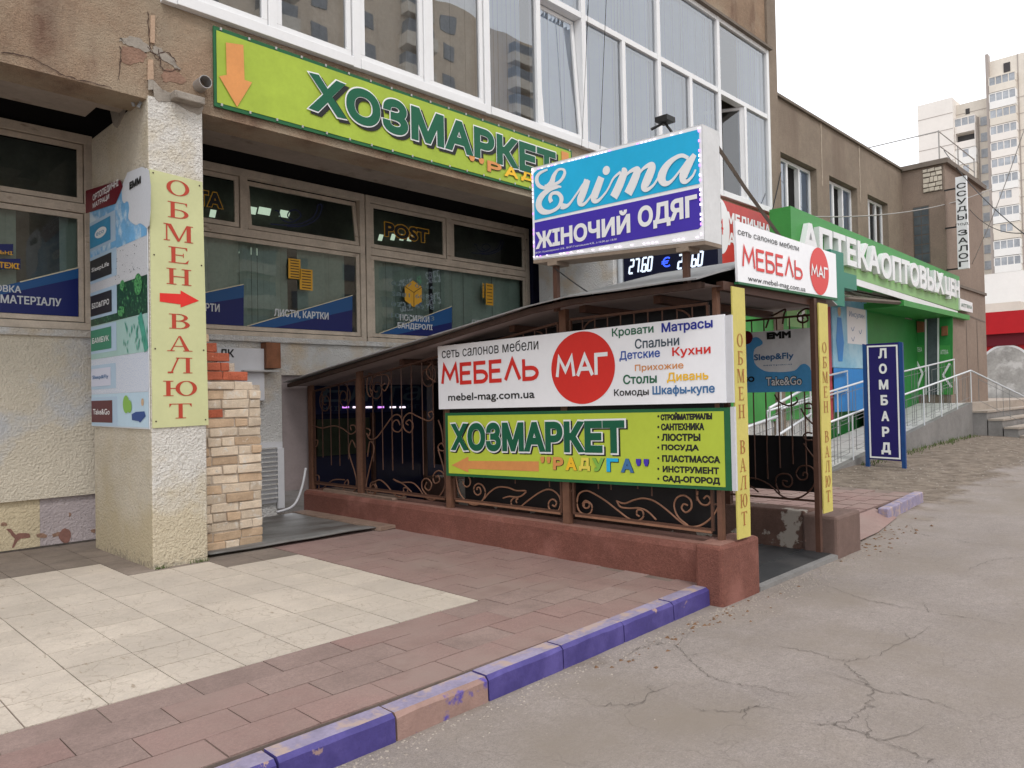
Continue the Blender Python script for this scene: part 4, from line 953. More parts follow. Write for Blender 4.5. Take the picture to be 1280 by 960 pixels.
# roof: two slopes of sheet over a timber frame, high over the entrance and falling to the wall
def roofz(x, y, side=0):
    e = ez(y)+.02; rz = (2.80 if y < 4.4 else 2.80-(y-4.4)*.30)
    rz = max(rz, e+.03)
    if x <= 6.4: return e+(rz-e)*(x-4.95)/(6.4-4.95)
    return rz-(rz-(e-.0))*(x-6.4)/(7.6-6.4)
mb = MB(); ys = [2.93, 3.1, 3.6, 4.2, 4.7, 5.4, 6.2, 7.0, 8.0, 9.08]; xs = [4.95, 5.3, 5.7, 6.05, 6.4, 6.8, 7.2, 7.6]
n = len(mb.v)
for x in xs:
    for y in ys: mb.v.append((x+(random.uniform(-.03, .02) if x < 5 else 0), y, roofz(x, y)+random.uniform(-.006, .006)))
for i in range(len(xs)-1):
    for j in range(len(ys)-1): a = i*len(ys)+j; mb.f.append((a, a+len(ys), a+len(ys)+1, a+1)); mb.m.append(0)
o = mb.build('roof_sheet', 'zinc_sheet', cp); sf = o.modifiers.new('s', 'SOLIDIFY'); sf.thickness = .012; sf.offset = 1
o['label'] = 'dented grey sheet metal roof'
mb = MB()
for j in range(len(ys)-1):
    y0, y1 = ys[j], ys[j+1]; z0_, z1_ = roofz(5.0, y0), roofz(5.0, y1)
    for dx in (0, .05): mb.quad((5.02+dx, y0, z0_-.015), (5.02+dx, y1, z1_-.015), (5.02+dx, y1, z1_-.06), (5.02+dx, y0, z0_-.06))
    mb.quad((5.02, y0, z0_-.06), (5.02, y1, z1_-.06), (5.07, y1, z1_-.06), (5.07, y0, z0_-.06))
mb.build('eaves_board', 'dark_timber', cp)
mb = MB()
for j in range(len(ys)-1):
    y0, y1 = ys[j], ys[j+1]; mb.quad((5.08, y0, roofz(5.1, y0)-.05), (7.45, y0, roofz(5.1, y0)-.03), (7.45, y1, roofz(5.1, y1)-.03), (5.08, y1, roofz(5.1, y1)-.05))
mb.build('ceiling_lining', 'ceiling_lining', cp)
for y in (3.5, 4.3, 5.2, 6.1, 7.0): MB().box(5.34, 7.4, y, y+.07, roofz(5.1, y)-.12, roofz(5.1, y)-.055).build('rafter', 'rust_dark', cp)
MB().box(5.30, 5.36, 2.95, 9.05, 1.80, 1.86).build('mid_rail', 'rust_dark', cp).hide_render = False
o = [x for x in bpy.data.objects if x.name == 'mid_rail'][0]; bpy.data.objects.remove(o)

# shop front at the end of the passage
es = thing('shop_front', 'dark glazed shop front with a blue sign at the end of the covered passage', 'shop front', (6.3, 9.1, 0))
MB().box(5.38, 8.2, 9.12, 9.2, 0, 2.0).build('glass_front', 'display_black', es)
MB().box(5.40, 7.35, 9.06, 9.11, 1.42, 1.92).build('sign_board', 'shop_blue', es)
fs = FY(9.058)
text('Еліта', fs, 5.5, 1.58, 7.2, 1.88, 'letter_slate', es, shear=.3); text('ЖІНОЧИЙ ОДЯГ', fs, 5.5, 1.45, 7.2, 1.54, 'letter_slate', es)
MB().box(5.45, 6.3, 9.07, 9.11, .85, 1.35).build('poster', 'dark_poster', es)
for a in (5.38, 6.35, 7.3): MB().box(a, a+.05, 9.07, 9.119, .0, 1.42).build('door_frame', 'rust_dark', es)
for px in (470, 480, 491, 500, 512): pass
for i, px in enumerate((432, 445, 461, 476, 491, 503)):
    p = at(px, 509, 1, 9.05); MB().box(p.x-.05, p.x+.05, 9.04, 9.055, p.z-.012, p.z+.012).build('led_lamp', 'led_white' if i % 3 else 'led_violet', es)

# ------------------------------------------------------------------ signs on the passage side
mb_ = thing('furniture_sign', 'long white furniture sign with a red disc and coloured words on the passage side', 'sign', (5.3, 4.6, 1.5))
a1_ = Vector((5.25, 6.27, 1.486)); a2_ = Vector((5.25, 2.877, 1.526)); fm = Fr(a1_, a2_-a1_, (0, 0, 1)); LM = (a2_-a1_).length
fm.v = fm.n.cross(fm.u) if False else Vector((0, 0, 1)); HM = .676
MB().prism(fm, [(0, 0), (LM, 0), (LM, HM), (0, HM)], -.02, .0).build('board', 'white_board', mb_)
MB().prism(fm, [(LM+.001, 0), (LM+.06, 0), (LM+.06, HM-.01), (LM+.001, HM-.01)], -.025, -.006).build('board_edge', 'board_edge', mb_)
z8 = lambda p: (540+p[0]/3, 380+p[1]/3)
def t8(s, bl, br, tl, m, fr, par, **k): return tpx(s, fr, z8(bl), z8(br), z8(tl), m, par, **k)
t8('сеть салонов мебели', (38, 198), (400, 178), (38, 167), 'letter_black', fm, mb_)
def boxpx(fr, f, bl, br, tl): a = fr.px(*f(bl)); b_ = fr.px(*f(br)); t = fr.px(*f(tl)); return a[0], (a[1]+b_[1])/2, b_[0], t[1]
q = boxpx(fm, z8, (36, 303), (402, 290), (36, 226)); strokes('МЕБЕЛЬ', fm, q[0], q[1], q[2], q[3], .040, 'sign_red', mb_, gap=.17)
t8('mebel-mag.com.ua', (62, 372), (386, 362), (62, 336), 'letter_black', fm, mb_, bold=.02)
c1 = fm.px(*z8((568, 238))); cl = fm.px(*z8((448, 240))); cr2 = fm.px(*z8((687, 238))); ct_ = fm.px(*z8((570, 102))); cb_ = fm.px(*z8((566, 375)))
rx, ry = (cr2[0]-cl[0])/2, (ct_[1]-cb_[1])/2; dx, dy = (cl[0]+cr2[0])/2, (ct_[1]+cb_[1])/2
MB().disc(fm, dx, dy, rx, .003, 64, ry).build('red_disc', 'sign_red', mb_)
q = boxpx(fm, z8, (466, 280), (668, 272), (466, 196)); strokes('МАГ', fm, q[0], q[1], q[2], q[3], .036, 'letter_white', mb_, c=.007, gap=.16)
for s, bl, br, tl, m, bd in (('Кровати', (676, 128), (832, 118), (676, 92), 'letter_green', .02), ('Матрасы', (862, 112), (1054, 102), (862, 72), 'letter_navy', .03), ('Спальни', (762, 168), (928, 156), (762, 132), 'letter_slate', .02),
                    ('Детские', (704, 215), (856, 206), (704, 178), 'letter_blue', .02), ('Кухни', (902, 204), (1046, 194), (902, 163), 'sign_red', .03), ('Прихожие', (762, 258), (944, 248), (762, 228), 'orange', .02),
                    ('Столы', (718, 302), (844, 296), (718, 266), 'letter_green', .03), ('Дивань', (882, 296), (1038, 290), (882, 258), 'letter_yellow', .03), ('Комоды', (684, 350), (814, 346), (684, 320), 'letter_black', .02), ('Шкафы-купе', (828, 348), (1062, 342), (828, 308), 'letter_steel', .03)):
    t8(s, bl, br, tl, m, fm, mb_, bold=bd)
hz = thing('hardware_sign', 'lime green hardware sign with orange arrow and list of goods on the passage side', 'sign', (5.3, 4.6, .8))
b1_ = Vector((5.27, 6.19, .776)); b2_ = Vector((5.27, 2.858, .855)); fh = Fr(b1_, b2_-b1_, (0, 0, 1)); fh.v = Vector((0, 0, 1)); LH = (b2_-b1_).length; HH = .669
MB().prism(fh, [(0, 0), (LH, 0), (LH, HH-.035), (0, HH)], -.02, 0).build('board_border', 'lime_edge', hz)
MB().poly(fh, [(.045, .028), (LH-.05, .026), (LH-.05, HH-.062), (.045, HH-.03)], .003).build('board_face', 'lime_bright', hz)
MB().prism(fh, [(LH+.001, .0), (LH+.035, 0), (LH+.035, HH-.03), (LH+.001, HH-.03)], -.03, -.004).build('board_edge', 'board_edge', hz)
def big(s, fr, f, bl, br, tl, par, ol=.04, sh=(.012, -.012)):
    q = boxpx(fr, f, bl, br, tl); w = q[3]-q[1]
    text(s, fr, q[0]+sh[0]*2, q[1]+sh[1]*2, q[2]+sh[0]*2, q[3]+sh[1]*2, 'letter_black', par, c=.005, bold=.085, space=1.02)
    text(s, fr, q[0], q[1], q[2], q[3], 'letter_white', par, c=.008, bold=.085, space=1.02)
    g = .016; text(s, fr, q[0]+g, q[1]+g, q[2]-g, q[3]-g, 'deep_green', par, c=.011, bold=.065, space=1.02)
big('ХОЗМАРКЕТ', fh, z8, (72, 565), (732, 556), (72, 442), hz, sh=(.008, -.006))
MB().poly(fh, [fh.px(*z8(p)) for p in [(75, 604), (138, 572), (138, 588), (402, 590), (402, 628), (138, 618), (138, 632)]], .005).build('arrow', 'orange', hz)
def letters(word, fr, f, bl, br, tl, par, cols, out='letter_black'):
    q = boxpx(fr, f, bl, br, tl) if f else (6.47, 4.545, 9.0, 4.69); n = len(word); w = (q[2]-q[0])/n
    for i, ch in enumerate(word):
        a = q[0]+w*i; hh = q[3]-q[1]; lo = q[1] if ch != '"' else q[1]+hh*.5
        ww = .82*w
        text(ch, fr, a, lo-.003, a+ww+.004, q[3]-.003, out, par, c=.0055, bold=.10); text(ch, fr, a, lo, a+ww, q[3], cols[i], par, c=.009, bold=.075)
letters('"РАДУГА"', fh, z8, (410, 622), (826, 632), (410, 572), hz, ['orange', 'orange', 'letter_yellow', 'p_gold', 'p_tree', 'elita_cyan', 'letter_steel', 'elita_violet'])
for i, (s, bl, br, tl) in enumerate((('СТРОЙМАТЕРИАЛЫ', (858, 434), (1052, 436), (858, 408)), ('САНТЕХНИКА', (860, 474), (1022, 474), (860, 448)), ('ЛЮСТРЫ', (862, 512), (1008, 516), (862, 486)), ('ПОСУДА', (862, 550), (1002, 556), (862, 526)),
                      ('ПЛАСТМАССА', (864, 590), (1082, 600), (864, 566)), ('ИНСТРУМЕНТ', (866, 630), (1078, 640), (866, 606)), ('САД-ОГОРОД', (866, 668), (1082, 682), (866, 642)))):
    t8(s, bl, br, tl, 'letter_black', fh, hz, bold=.07)
    p = fh.px(*z8((850, (bl[1]+tl[1])/2))); MB().disc(fh, p[0], p[1], .01, .005, 10).build('bullet_dot', 'letter_black', hz)
# sign behind the two boards, only its upper edge shows
o = MB().box(5.335, 5.35, 2.95, 6.2, 1.40, 1.53).build('older_sign', 'black_film'); tag(o, 'strip of an older dark sign showing between the white and green signs', 'sign')

# ------------------------------------------------------------------ front gable sign
gs = thing('furniture_sign', 'smaller white furniture sign with a red disc over the passage entrance', 'sign', (6.5, 2.86, 2.45))
g1 = Vector((5.49, 2.88, 2.475)); fgs = Fr(g1, (1, 0, .004), (0, 0, 1)); fgs.v = Vector((0, 0, 1))
MB().prism(fgs, [(0, 0), (1.98, 0.02), (1.975, .45), (-.02, .48)], -.02, 0).build('board', 'white_board', gs)
MB().prism(fgs, [(-.004, -.02), (1.98, -.004), (1.98, .018), (-.004, -.002)], -.03, .006).build('lower_edge', 'lime_edge', gs)
z7 = lambda p: (640+p[0]/2.909, 160+p[1]/2.909)
def t7(s, bl, br, tl, m, fr, par, **k): return tpx(s, fr, z7(bl), z7(br), z7(tl), m, par, **k)
t7('сеть салонов мебели', (820, 392), (1042, 444), (820, 364), 'letter_black', fgs, gs)
q = boxpx(fgs, z7, (836, 508), (1056, 552), (836, 424)); strokes('МЕБЕЛЬ', fgs, q[0], q[1]-.004, q[2], q[3]-.004, .026, 'sign_red', gs, gap=.17)
t7('www.mebel-mag.com.ua', (858, 566), (1066, 598), (858, 536), 'letter_black', fgs, gs)
cl = fgs.px(*z7((1082, 515))); cr2 = fgs.px(*z7((1151, 528))); ct_ = fgs.px(*z7((1117, 436))); cb_ = fgs.px(*z7((1119, 607)))
MB().disc(fgs, (cl[0]+cr2[0])/2, (ct_[1]+cb_[1])/2, (cr2[0]-cl[0])/2, .003, 48, (ct_[1]-cb_[1])/2).build('red_disc', 'sign_red', gs)
q = boxpx(fgs, z7, (1086, 540), (1148, 554), (1086, 494)); strokes('МАГ', fgs, q[0], q[1], q[2], q[3], .02, 'letter_white', gs, c=.007, gap=.16)

# yellow strips on the two front posts
def strip(x0, x1, z0, z1, label):
    t = thing('exchange_strip', label, 'sign', ((x0+x1)/2, 2.86, z0), 'yellow exchange strips on the passage posts')
    f = FY(2.865); mb = MB(); n = 10
    P = [(x0, z0)]+[(x0+random.uniform(-.004, .004), z0+(z1-z0)*k/n) for k in range(1, n)]+[(x0, z1), (x1, z1)]+[(x1+random.uniform(-.006, .006), z1-(z1-z0)*k/n) for k in range(1, n)]+[(x1, z0)]
    mb.prism(f, P[::-1] if False else P, -.012, 0)
    mb.build('strip_board', 'strip_yellow', t)
    w = (x1-x0)*.52; hh = .105; zt = z1-(z1-z0)*.185; mb = MB(); step = (zt-(z0+.12))/10.6
    k = 0
    for ch in 'ОБМЕН ВАЛЮТ':
        if ch != ' ': serif(mb, ch, f, (x0+x1)/2-.0, zt-step*k-hh, hh, w/.95 if ch not in 'Ю' else w/1.1, .003)
        k += 1
    mb.build('lettering', 'serif_red_dull', t)
strip(5.365, 5.565, .47, 2.425, 'yellow currency exchange strip on the passage post beside the big signs')
strip(6.985, 7.195, .47, 2.42, 'yellow currency exchange strip on the right-hand passage post')

# mattress banner inside the passage, hung on the right grille
em = thing('mattress_banner', 'grey and blue mattress banner hung inside the passage on the right grille', 'banner', (7.28, 3.4, 1.6))
fe_ = FX(7.30); z4 = lambda p: (900+p[0]/6, 320+p[1]/6)
a0, b0, a1, b1 = -3.95, 1.60, -3.03, 2.22
MB().prism(fe_, [(a0, b0), (a1, b0), (a1, b1), (a0, b1)], -.006, 0).build('sheet', 'emm_grey', em)
P = blob([fe_.px(*z4(p)) for p in [(170, 740), (200, 640), (260, 610), (300, 620), (320, 660), (260, 700), (260, 800), (330, 860), (450, 870), (560, 860), (600, 820), (640, 810), (685, 860), (690, 1030), (165, 1030)]], 3, .002)
MB().poly(fe_, [(min(max(a, a0), a1), max(min(b_, b1), b0)) for a, b_ in P], .003).build('blue_area', 'emm_blue', em)
def t4(s, bl, br, tl, m, **k): return tpx(s, fe_, z4(bl), z4(br), z4(tl), m, em, **k)
t4('EMM', (354, 628), (534, 612), (354, 574), 'letter_black', bold=.1, c=.007)
t4('Sleep&Fly', (258, 800), (555, 780), (258, 738), 'letter_steel', bold=.03, c=.007); t4('матраси', (330, 835), (540, 812), (330, 818), 'letter_steel', c=.007)
t4('Take&Go', (345, 985), (620, 960), (345, 905), 'letter_black', bold=.08, c=.007); t4('Take&Go', (350, 982), (616, 958), (350, 910), 'letter_white', bold=.02, c=.011)
t4('GO', (168, 950), (262, 942), (168, 905), 'letter_black', bold=.07, c=.007)
p = fe_.px(*z4((200, 612))); MB().disc(fe_, p[0], p[1], .07, .005, 20).build('dark_spot', 'maroon', em)

# ------------------------------------------------------------------ light box ЕЛІТА on the passage roof
el = thing('lightbox_sign', 'tilted white light box sign with cyan and violet faces standing on the passage roof', 'sign', (5.1, 3.8, 2.4))
e1 = Vector((5.07, 4.68, 2.85)); e2 = Vector((5.07, 2.92, 2.75)); fl_ = Fr(e1, e2-e1, (0, 0, 1)); fl_.v = Vector((0, 0, 1)); LE = (e2-e1).length; 
qa = fl_.px(664, 210); qb = fl_.px(877, 155); HE0 = qa[1]; HE1 = qb[1]
def ev(a, t): return t*(HE0+(HE1-HE0)*a/LE)
MB().prism(fl_, [(0, 0), (LE, 0), (LE, HE1), (0, HE0)], -.25, -.003).build('box', 'lightbox_metal', el)
MB().prism(fl_, [(.0, -.03), (LE, -.03), (LE, -.001), (.0, -.001)], -.25, -.004).build('box_underside', 'lightbox_under', el)
zE = lambda p: (660+p[0]/5.565, 180+p[1]/5.565)
E_ = lambda P: [fl_.px(*zE(p)) for p in P]
MB().poly(fl_, E_([(38, 795), (1222, 600), (1220, 592), (1198, -100), (25, 170), (30, 180)]), .0).build('face', 'white_board', el) if False else None
MB().poly(fl_, [(0.005, 0.01), (LE-.005, .01), (LE-.005, HE1-.01), (.005, HE0-.01)], .001).build('face_border', 'white_board', el)
MB().poly(fl_, E_([(48, 530), (1196, 276), (1192, -85), (1175, -98), (70, 178), (40, 205)]), .004).build('cyan_face', 'elita_cyan', el)
MB().poly(fl_, E_([(48, 548), (1198, 304), (1208, 570), (1188, 592), (52, 785)]), .004).build('violet_face', 'elita_violet', el)
def script(path, nn=7):
    Q = cr(path, nn); P = [fl_.px(*zE((x, y))) for x, y, w in Q]; s_ = LE/1190
    return P, [max(.006, w*s_) for _, _, w in Q]
mb = MB()
paths = [[(235, 300, 8), (195, 296, 14), (130, 308, 14), (80, 290, 20), (64, 245, 24), (85, 205, 16), (140, 178, 9)],
         [(120, 300, 10), (165, 275, 32), (185, 220, 24), (215, 180, 12), (252, 180, 12), (258, 212, 18), (225, 262, 16), (170, 285, 12), (120, 290, 8)],
         [(215, 300, 10), (150, 320, 22), (95, 370, 34), (78, 425, 38), (105, 468, 30), (160, 472, 18), (215, 440, 18), (238, 385, 24), (215, 345, 18), (175, 345, 16), (158, 375, 22), (168, 405, 22)],
         [(235, 430, 30), (255, 435, 26), (290, 420, 14), (345, 345, 10), (390, 280, 12), (425, 255, 14)], [(418, 250, 36), (395, 320, 40), (370, 385, 40), (368, 418, 22), (400, 415, 14), (450, 350, 9), (510, 240, 9)],
         [(515, 232, 36), (490, 300, 40), (465, 370, 40), (470, 398, 22), (500, 390, 14), (555, 325, 9), (600, 240, 10), (650, 195, 12)],
         [(655, 190, 24), (672, 200, 36), (640, 290, 42), (600, 372, 42)], [(645, 280, 9), (700, 205, 12), (750, 178, 22), (765, 195, 36), (735, 275, 42), (700, 348, 42)],
         [(742, 262, 9), (800, 180, 12), (850, 148, 22), (868, 165, 36), (840, 240, 42), (815, 300, 34), (835, 318, 18), (880, 285, 11), (920, 220, 9)],
         [(1120, 100, 14), (1075, 82, 16), (1020, 105, 20), (965, 160, 32), (935, 230, 40), (955, 275, 26), (1000, 262, 14), (1060, 190, 9), (1120, 110, 12)],
         [(1165, 75, 20), (1130, 130, 34), (1095, 195, 42), (1085, 250, 30), (1110, 262, 16), (1150, 225, 10), (1172, 180, 8)]]
for i, p in enumerate(paths): P, w = script(p); mb.ribbon(fl_, P, [q_*1.3 for q_ in w], .007+.0004*i)
p = fl_.px(*zE((548, 185))); mb.disc(fl_, p[0], p[1], .038, .007, 20)
mb.build('script_lettering', 'letter_white', el)
def skew_text(s, bl, br, tl, tr, m, par, c=.008, bold=0.):
    """text on the tilted face: baseline follows the two lower pixels"""
    A = fl_.px(*zE(bl)); Bq = fl_.px(*zE(br)); T = fl_.px(*zE(tl)); f = Fr(fl_.pt(A[0], A[1]), fl_.pt(Bq[0], Bq[1])-fl_.pt(A[0], A[1]), (0, 0, 1)); f.v = Vector((0, 0, 1)); f.n = fl_.n
    return text(s, f, 0, 0, (Vector(Bq)-Vector(A)).length, T[1]-A[1], m, par, c=c, bold=bold)
skew_text('ЖІНОЧИЙ', (60, 735), (715, 618), (60, 585), 0, 'letter_white', el, bold=.045); skew_text('ОДЯГ', (770, 612), (1182, 530), (770, 440), 0, 'letter_white', el, bold=.045)
skew_text('ФОП Пономаренко З.В., ФОП Гнатовська К.В., з 10.00 до 18.00', (56, 768), (620, 672), (56, 752), 0, 'letter_white', el)
mb = MB(); mv = MB()
for i in range(44):
    t = i/43
    for (aa, top) in ((.02+(LE-.04)*t, 1), (.02+(LE-.04)*t, 0)):
        if random.random() < (.38 if top else .45): continue
        zz = ev(aa, 1)-.03 if top else .028
        (mb if random.random() < .8 else mv).rect(fl_, aa-.010, zz-.004, aa+.010, zz+.004, .012)
for i in range(22):
    for aa in (.02, LE-.025):
        if random.random() < .3: continue
        zz = .05+.78*i/21; (mb if random.random() < .6 else mv).rect(fl_, aa-.005, zz-.01, aa+.005, zz+.01, .012)
kind(mb.build('led_dots', 'led_white', el), 'stuff'); kind(mv.build('led_dots', 'led_violet', el), 'stuff')
for (px, py, zb) in ((695, 335, 2.36), (857, 298, 2.40)):
    p = at(px, py, 0, 5.12); zt_ = 2.85-(4.68-p.y)*.0568-.032; MB().box(5.10, 5.145, p.y-.022, p.y+.022, zb, zt_).build('post', 'rust_dark', el); MB().box(5.06, 5.24, p.y-.05, p.y+.05, zt_-.035, zt_-.001).build('bracket', 'lightbox_under', el)
mb = MB(); mb.tube([(5.2, 2.98, 3.66), (5.9, 3.0, 3.30), (6.85, 3.05, 2.90)], .018, 4); mb.build('brace', 'cornice', el)
mb = MB(); mb.tube(cr([(5.1, 4.45, 2.75), (5.12, 4.25, 2.6), (5.15, 4.05, 2.46)], 6), .006); mb.build('cord', 'cable', el)
mb = MB(); mb.tube([(5.15, 3.2, 3.62), (5.12, 3.28, 3.75), (5.05, 3.36, 3.70)], .012); mb.prism(Fr((5.12, 3.28, 3.75), (1, 0, 0), (0, 1, 0)), [(-.06, -.06), (.06, -.06), (.06, .05), (-.06, .05)], 0, .04); mb.build('spotlight', 'letter_black', el)

# ------------------------------------------------------------------ hardware banner on the fascia
hb = thing('hardware_banner', 'long lime green hardware shop banner with an orange down arrow on the fascia', 'banner', (5.6, 7.05, 4.45))
fb = FY(7.06); 
MB().prism(fb, [(3.18, 4.455), (8.55, 4.45), (8.53, 5.20), (3.18, 5.235)], -.02, 0).build('banner_border', 'lime_edge', hb)
mb = MB(); n_ = 60; n = 0; Vv = []
for i in range(n_+1):
    for j in range(9):
        a = 3.205+(8.50-3.205)*i/n_; b_ = 4.495+(5.195-4.495)*j/8
        b_ += (.02 if False else 0); wv = .005*noise.noise((a*2.2+b_*3, b_*2.5, 1)); Vv.append(tuple(fb.pt(a, b_-(a-3.2)*.004, .006+wv)))
mb.v = Vv
for i in range(n_):
    for j in range(8): a = i*9+j; mb.f.append((a, a+9, a+10, a+1)); mb.m.append(0)
mb.build('banner_face', 'lime', hb, smooth=True)
z4b = lambda p: (240+p[0]/3.2, p[1]/3.2)
fb2 = FY(7.048)
big('ХОЗМАРКЕТ', fb2, lambda p: p, (384, 153), (686, 226), (384, 90), hb, sh=(.018, -.014)) if False else None
q0 = fb2.px(384, 90); q1 = fb2.px(384, 151); q2 = fb2.px(686, 226); q3 = fb2.px(686, 185)
hh0 = (q1[1]+q2[1])/2
for (cc, m, dx, dz, g, bd) in ((.004, 'letter_black', .045, -.03, 0, .085), (.008, 'letter_white', 0, 0, 0, .085), (.012, 'deep_green', 0, 0, .016, .065)):
    text('ХОЗМАРКЕТ', fb2, q0[0]+dx+g, 4.66+dz+g, 8.16+dx-g, 5.10+dz-g, m, hb, c=cc, bold=bd, space=1.03)
MB().poly(fb2, [fb2.px(*z4b(p)) for p in [(135, 170), (205, 180), (210, 320), (240, 330), (180, 428), (108, 305), (138, 300)]], .003).build('arrow', 'orange', hb)
MB().poly(fb2, [(8.28, 4.98), (8.44, 4.98), (8.44, 5.14), (8.28, 5.14)], .003).poly(fb2, [(8.24, 4.98), (8.47, 4.98), (8.36, 4.72)], .0035).build('arrow', 'orange', hb)
letters('"РАДУГА"', fb2, None, 0, 0, 0, hb, ['orange', 'orange', 'letter_yellow', 'letter_yellow', 'p_tree', 'elita_cyan', 'letter_steel', 'elita_violet'])
for i in range(19):
    for zz in (4.475, 5.215-i*.0016):
        MB().fbox(fb, 3.24+i*.29, 3.26+i*.29, zz-.006, zz+.02, 0, .012).build('eyelet', 'galv', hb)

# ------------------------------------------------------------------ pillar boards
ye = thing('exchange_board', 'tall pale yellow currency exchange board with a red arrow on the pillar front', 'sign', (2.83, 7.06, 1.4))
fp = FY(7.062); X0, X1, Z0, Z1 = 2.575, 3.085, 1.385, 3.725
MB().prism(fp, [(X0, Z0), (X1, Z0+.01), (X1-.03, Z1-.03), (X0, Z1)], -.01, 0).build('board', 'pillar_yellow', ye)
mb = MB(); zt = 3.62; hh = .165; w = .32
zs = {'О': (108, 181), 'Б': (215, 288), 'М': (325, 405), 'Е': (438, 512), 'Н': (545, 623)}
rows = [('О', 225.5, 245), ('Б', 253, 273), ('М', 281, 302), ('Е', 309, 329), ('Н', 336, 356), ('В', 392.5, 411), ('А', 420, 439), ('Л', 447, 466.5), ('Ю', 476, 495), ('Т', 504.5, 523)]
for ch, y0, y1 in rows:
    a = fp.px(222, y0); b_ = fp.px(222, y1)
    serif(mb, ch, fp, 2.825, b_[1], a[1]-b_[1], .25 if ch not in 'ЮМ' else .26, .003)
mb.build('lettering', 'serif_red', ye)
MB().poly(fp, [fp.px(a/4, 200+b_/4) for a, b_ in [(798, 665), (902, 670), (902, 652), (995, 704), (902, 738), (902, 722), (798, 708)]], .003).build('arrow', 'sign_red', ye)
for a, b_ in ((X0+.03, Z1-.03), (X1-.06, Z1-.07), (X0+.03, 2.95), (X1-.05, 2.9), (X0+.03, 2.1), (X1-.04, 2.1), (X0+.03, Z0+.06), (X1-.03, Z0+.06)): MB().disc(fp, a, b_, .008, .004, 8).build('screw', 'dark_timber', ye)
mp = thing('mattress_poster', 'tall mattress poster with logo tiles on the left face of the pillar', 'poster', (2.56, 7.9, 1.4))
fq = FX(2.558); A0, A1 = -8.68, -7.09
MB().prism(fq, [(A0, 1.385), (A1, 1.375), (A1, 3.735), (A0, 3.70)], -.008, 0).build('sheet', 'p_white', mp)
bands = [(2.95, 3.70, 'p_sky'), (2.60, 2.945, 'p_dots'), (2.22, 2.595, 'p_leaf'), (1.915, 2.215, 'p_mint'), (1.62, 1.91, 'p_dots_blue'), (1.385, 1.615, 'p_pale')]
zA = lambda p: (100+p[0]/7.38, 200+p[1]/7.38); zB = lambda p: (100+p[0]/7.38, 320+p[1]/7.38); zC = lambda p: (100+p[0]/7.38, 420+p[1]/7.38)
lf = lambda f, y0: fq.px(*f((640, y0)))[1]
def pz(f, y): return fq.px(*f((645, y)))[1]
bnds = [(pz(zA, 680), 3.72, 'p_sky'), (pz(zB, 158), pz(zA, 680)-.003, 'p_dots'), (pz(zB, 518), pz(zB, 158)-.003, 'p_leaf'), (pz(zC, 138), pz(zB, 518)-.003, 'p_mint'), (pz(zC, 510), pz(zC, 138)-.003, 'p_dots_blue'), (1.39, pz(zC, 510)-.003, 'p_pale')]
for i, (z0_, z1_, m) in enumerate(bnds): MB().poly(fq, [(A0, z0_), (A1-.005, z0_), (A1-.005, z1_), (A0, min(z1_, 3.69))], .002).build('picture_band', m, mp)
MB().poly(fq, blob([fq.px(*zA(p)) for p in [(440, 120), (640, 95), (645, 600), (560, 580), (520, 600), (450, 540), (460, 440), (440, 380), (410, 400), (390, 340), (400, 220)]], 3, .004), .004).build('cloud', 'p_white', mp)
tiles = [(zA, (105, 735, 285, 515), 'p_tile_blue', 'ЕММ', 'letter_white'), (zB, (105, 165, 295, -35), 'p_tile_black', 'SleepLife', 'letter_white'), (zB, (105, 510, 297, 310), 'p_tile_black', 'БІО&ПРО', 'letter_white'),
         (zB, (105, 850, 293, 648), 'p_tile_green', 'БАМБУК', 'letter_white'), (zC, (118, 455, 288, 285), 'p_tile_white', 'Sleep&Fly', 'letter_steel'), (zC, (112, 800, 302, 592), 'p_tile_maroon', 'Take&Go', 'letter_white')]
for f, (x0, y0, x1, y1), m, s, tm in tiles:
    bl = fq.px(*f((x1, y0))); tr = fq.px(*f((x1, y1)))
    MB().rect(fq, A0, bl[1]-.03, tr[0]+.14, tr[1]+.035, .0035).build('tile_frame', 'p_frame', mp)
    MB().rect(fq, A0+.01, bl[1], tr[0], tr[1], .006).build('logo_tile', m, mp)
    w_ = tr[0]-A0; h_ = tr[1]-bl[1]; 
    if s == 'ЕММ':
        MB().disc(fq, A0+w_*.55, bl[1]+h_*.5, w_*.28, .008, 20, h_*.22).build('oval', 'letter_white', mp); text('eco', fq, A0+w_*.35, bl[1]+h_*.42, A0+w_*.72, bl[1]+h_*.56, 'p_tile_blue', mp, c=.010)
    else: text(s, fq, A0+w_*.10, bl[1]+h_*.36, A0+w_*.90, bl[1]+h_*.62, tm, mp, c=.009, bold=.02)
MB().poly(fq, [fq.px(*zA(p)) for p in [(60, 495), (60, 285), (380, 185), (402, 245), (335, 405)]], .008).build('maroon_label', 'maroon', mp)
tpx('ОРТОПЕДИЧНІ', fq, zA((128, 352)), zA((366, 292)), zA((128, 322)), 'letter_white', mp, c=.011, bold=.03); tpx('МАТРАЦИ', fq, zA((128, 432)), zA((280, 396)), zA((128, 402)), 'letter_white', mp, c=.011, bold=.03)
tpx('ЕММ', fq, zA((465, 260)), zA((570, 232)), zA((465, 208)), 'letter_black', mp, c=.009, bold=.09)
for f, c_, r_ in ((zB, (540, 260), (.10, .10)), (zB, (395, 270), (.06, .05)), (zB, (385, 510), (.09, .05))):
    p = fq.px(*f(c_)); MB().disc(fq, p[0], p[1], r_[0], .006, 18, r_[1]).build('leaf_cluster', 'p_leaf_bright', mp)
mb = MB(); p0 = fq.px(*zB((555, 520))); p1 = fq.px(*zB((620, 880))); mb.ribbon(fq, [(p0[0], p0[1]-.02), ((p0[0]+p1[0])/2, (p0[1]+p1[1])/2), (p1[0], max(p1[1], pz(zC, 138)+.01))], .10, .006)
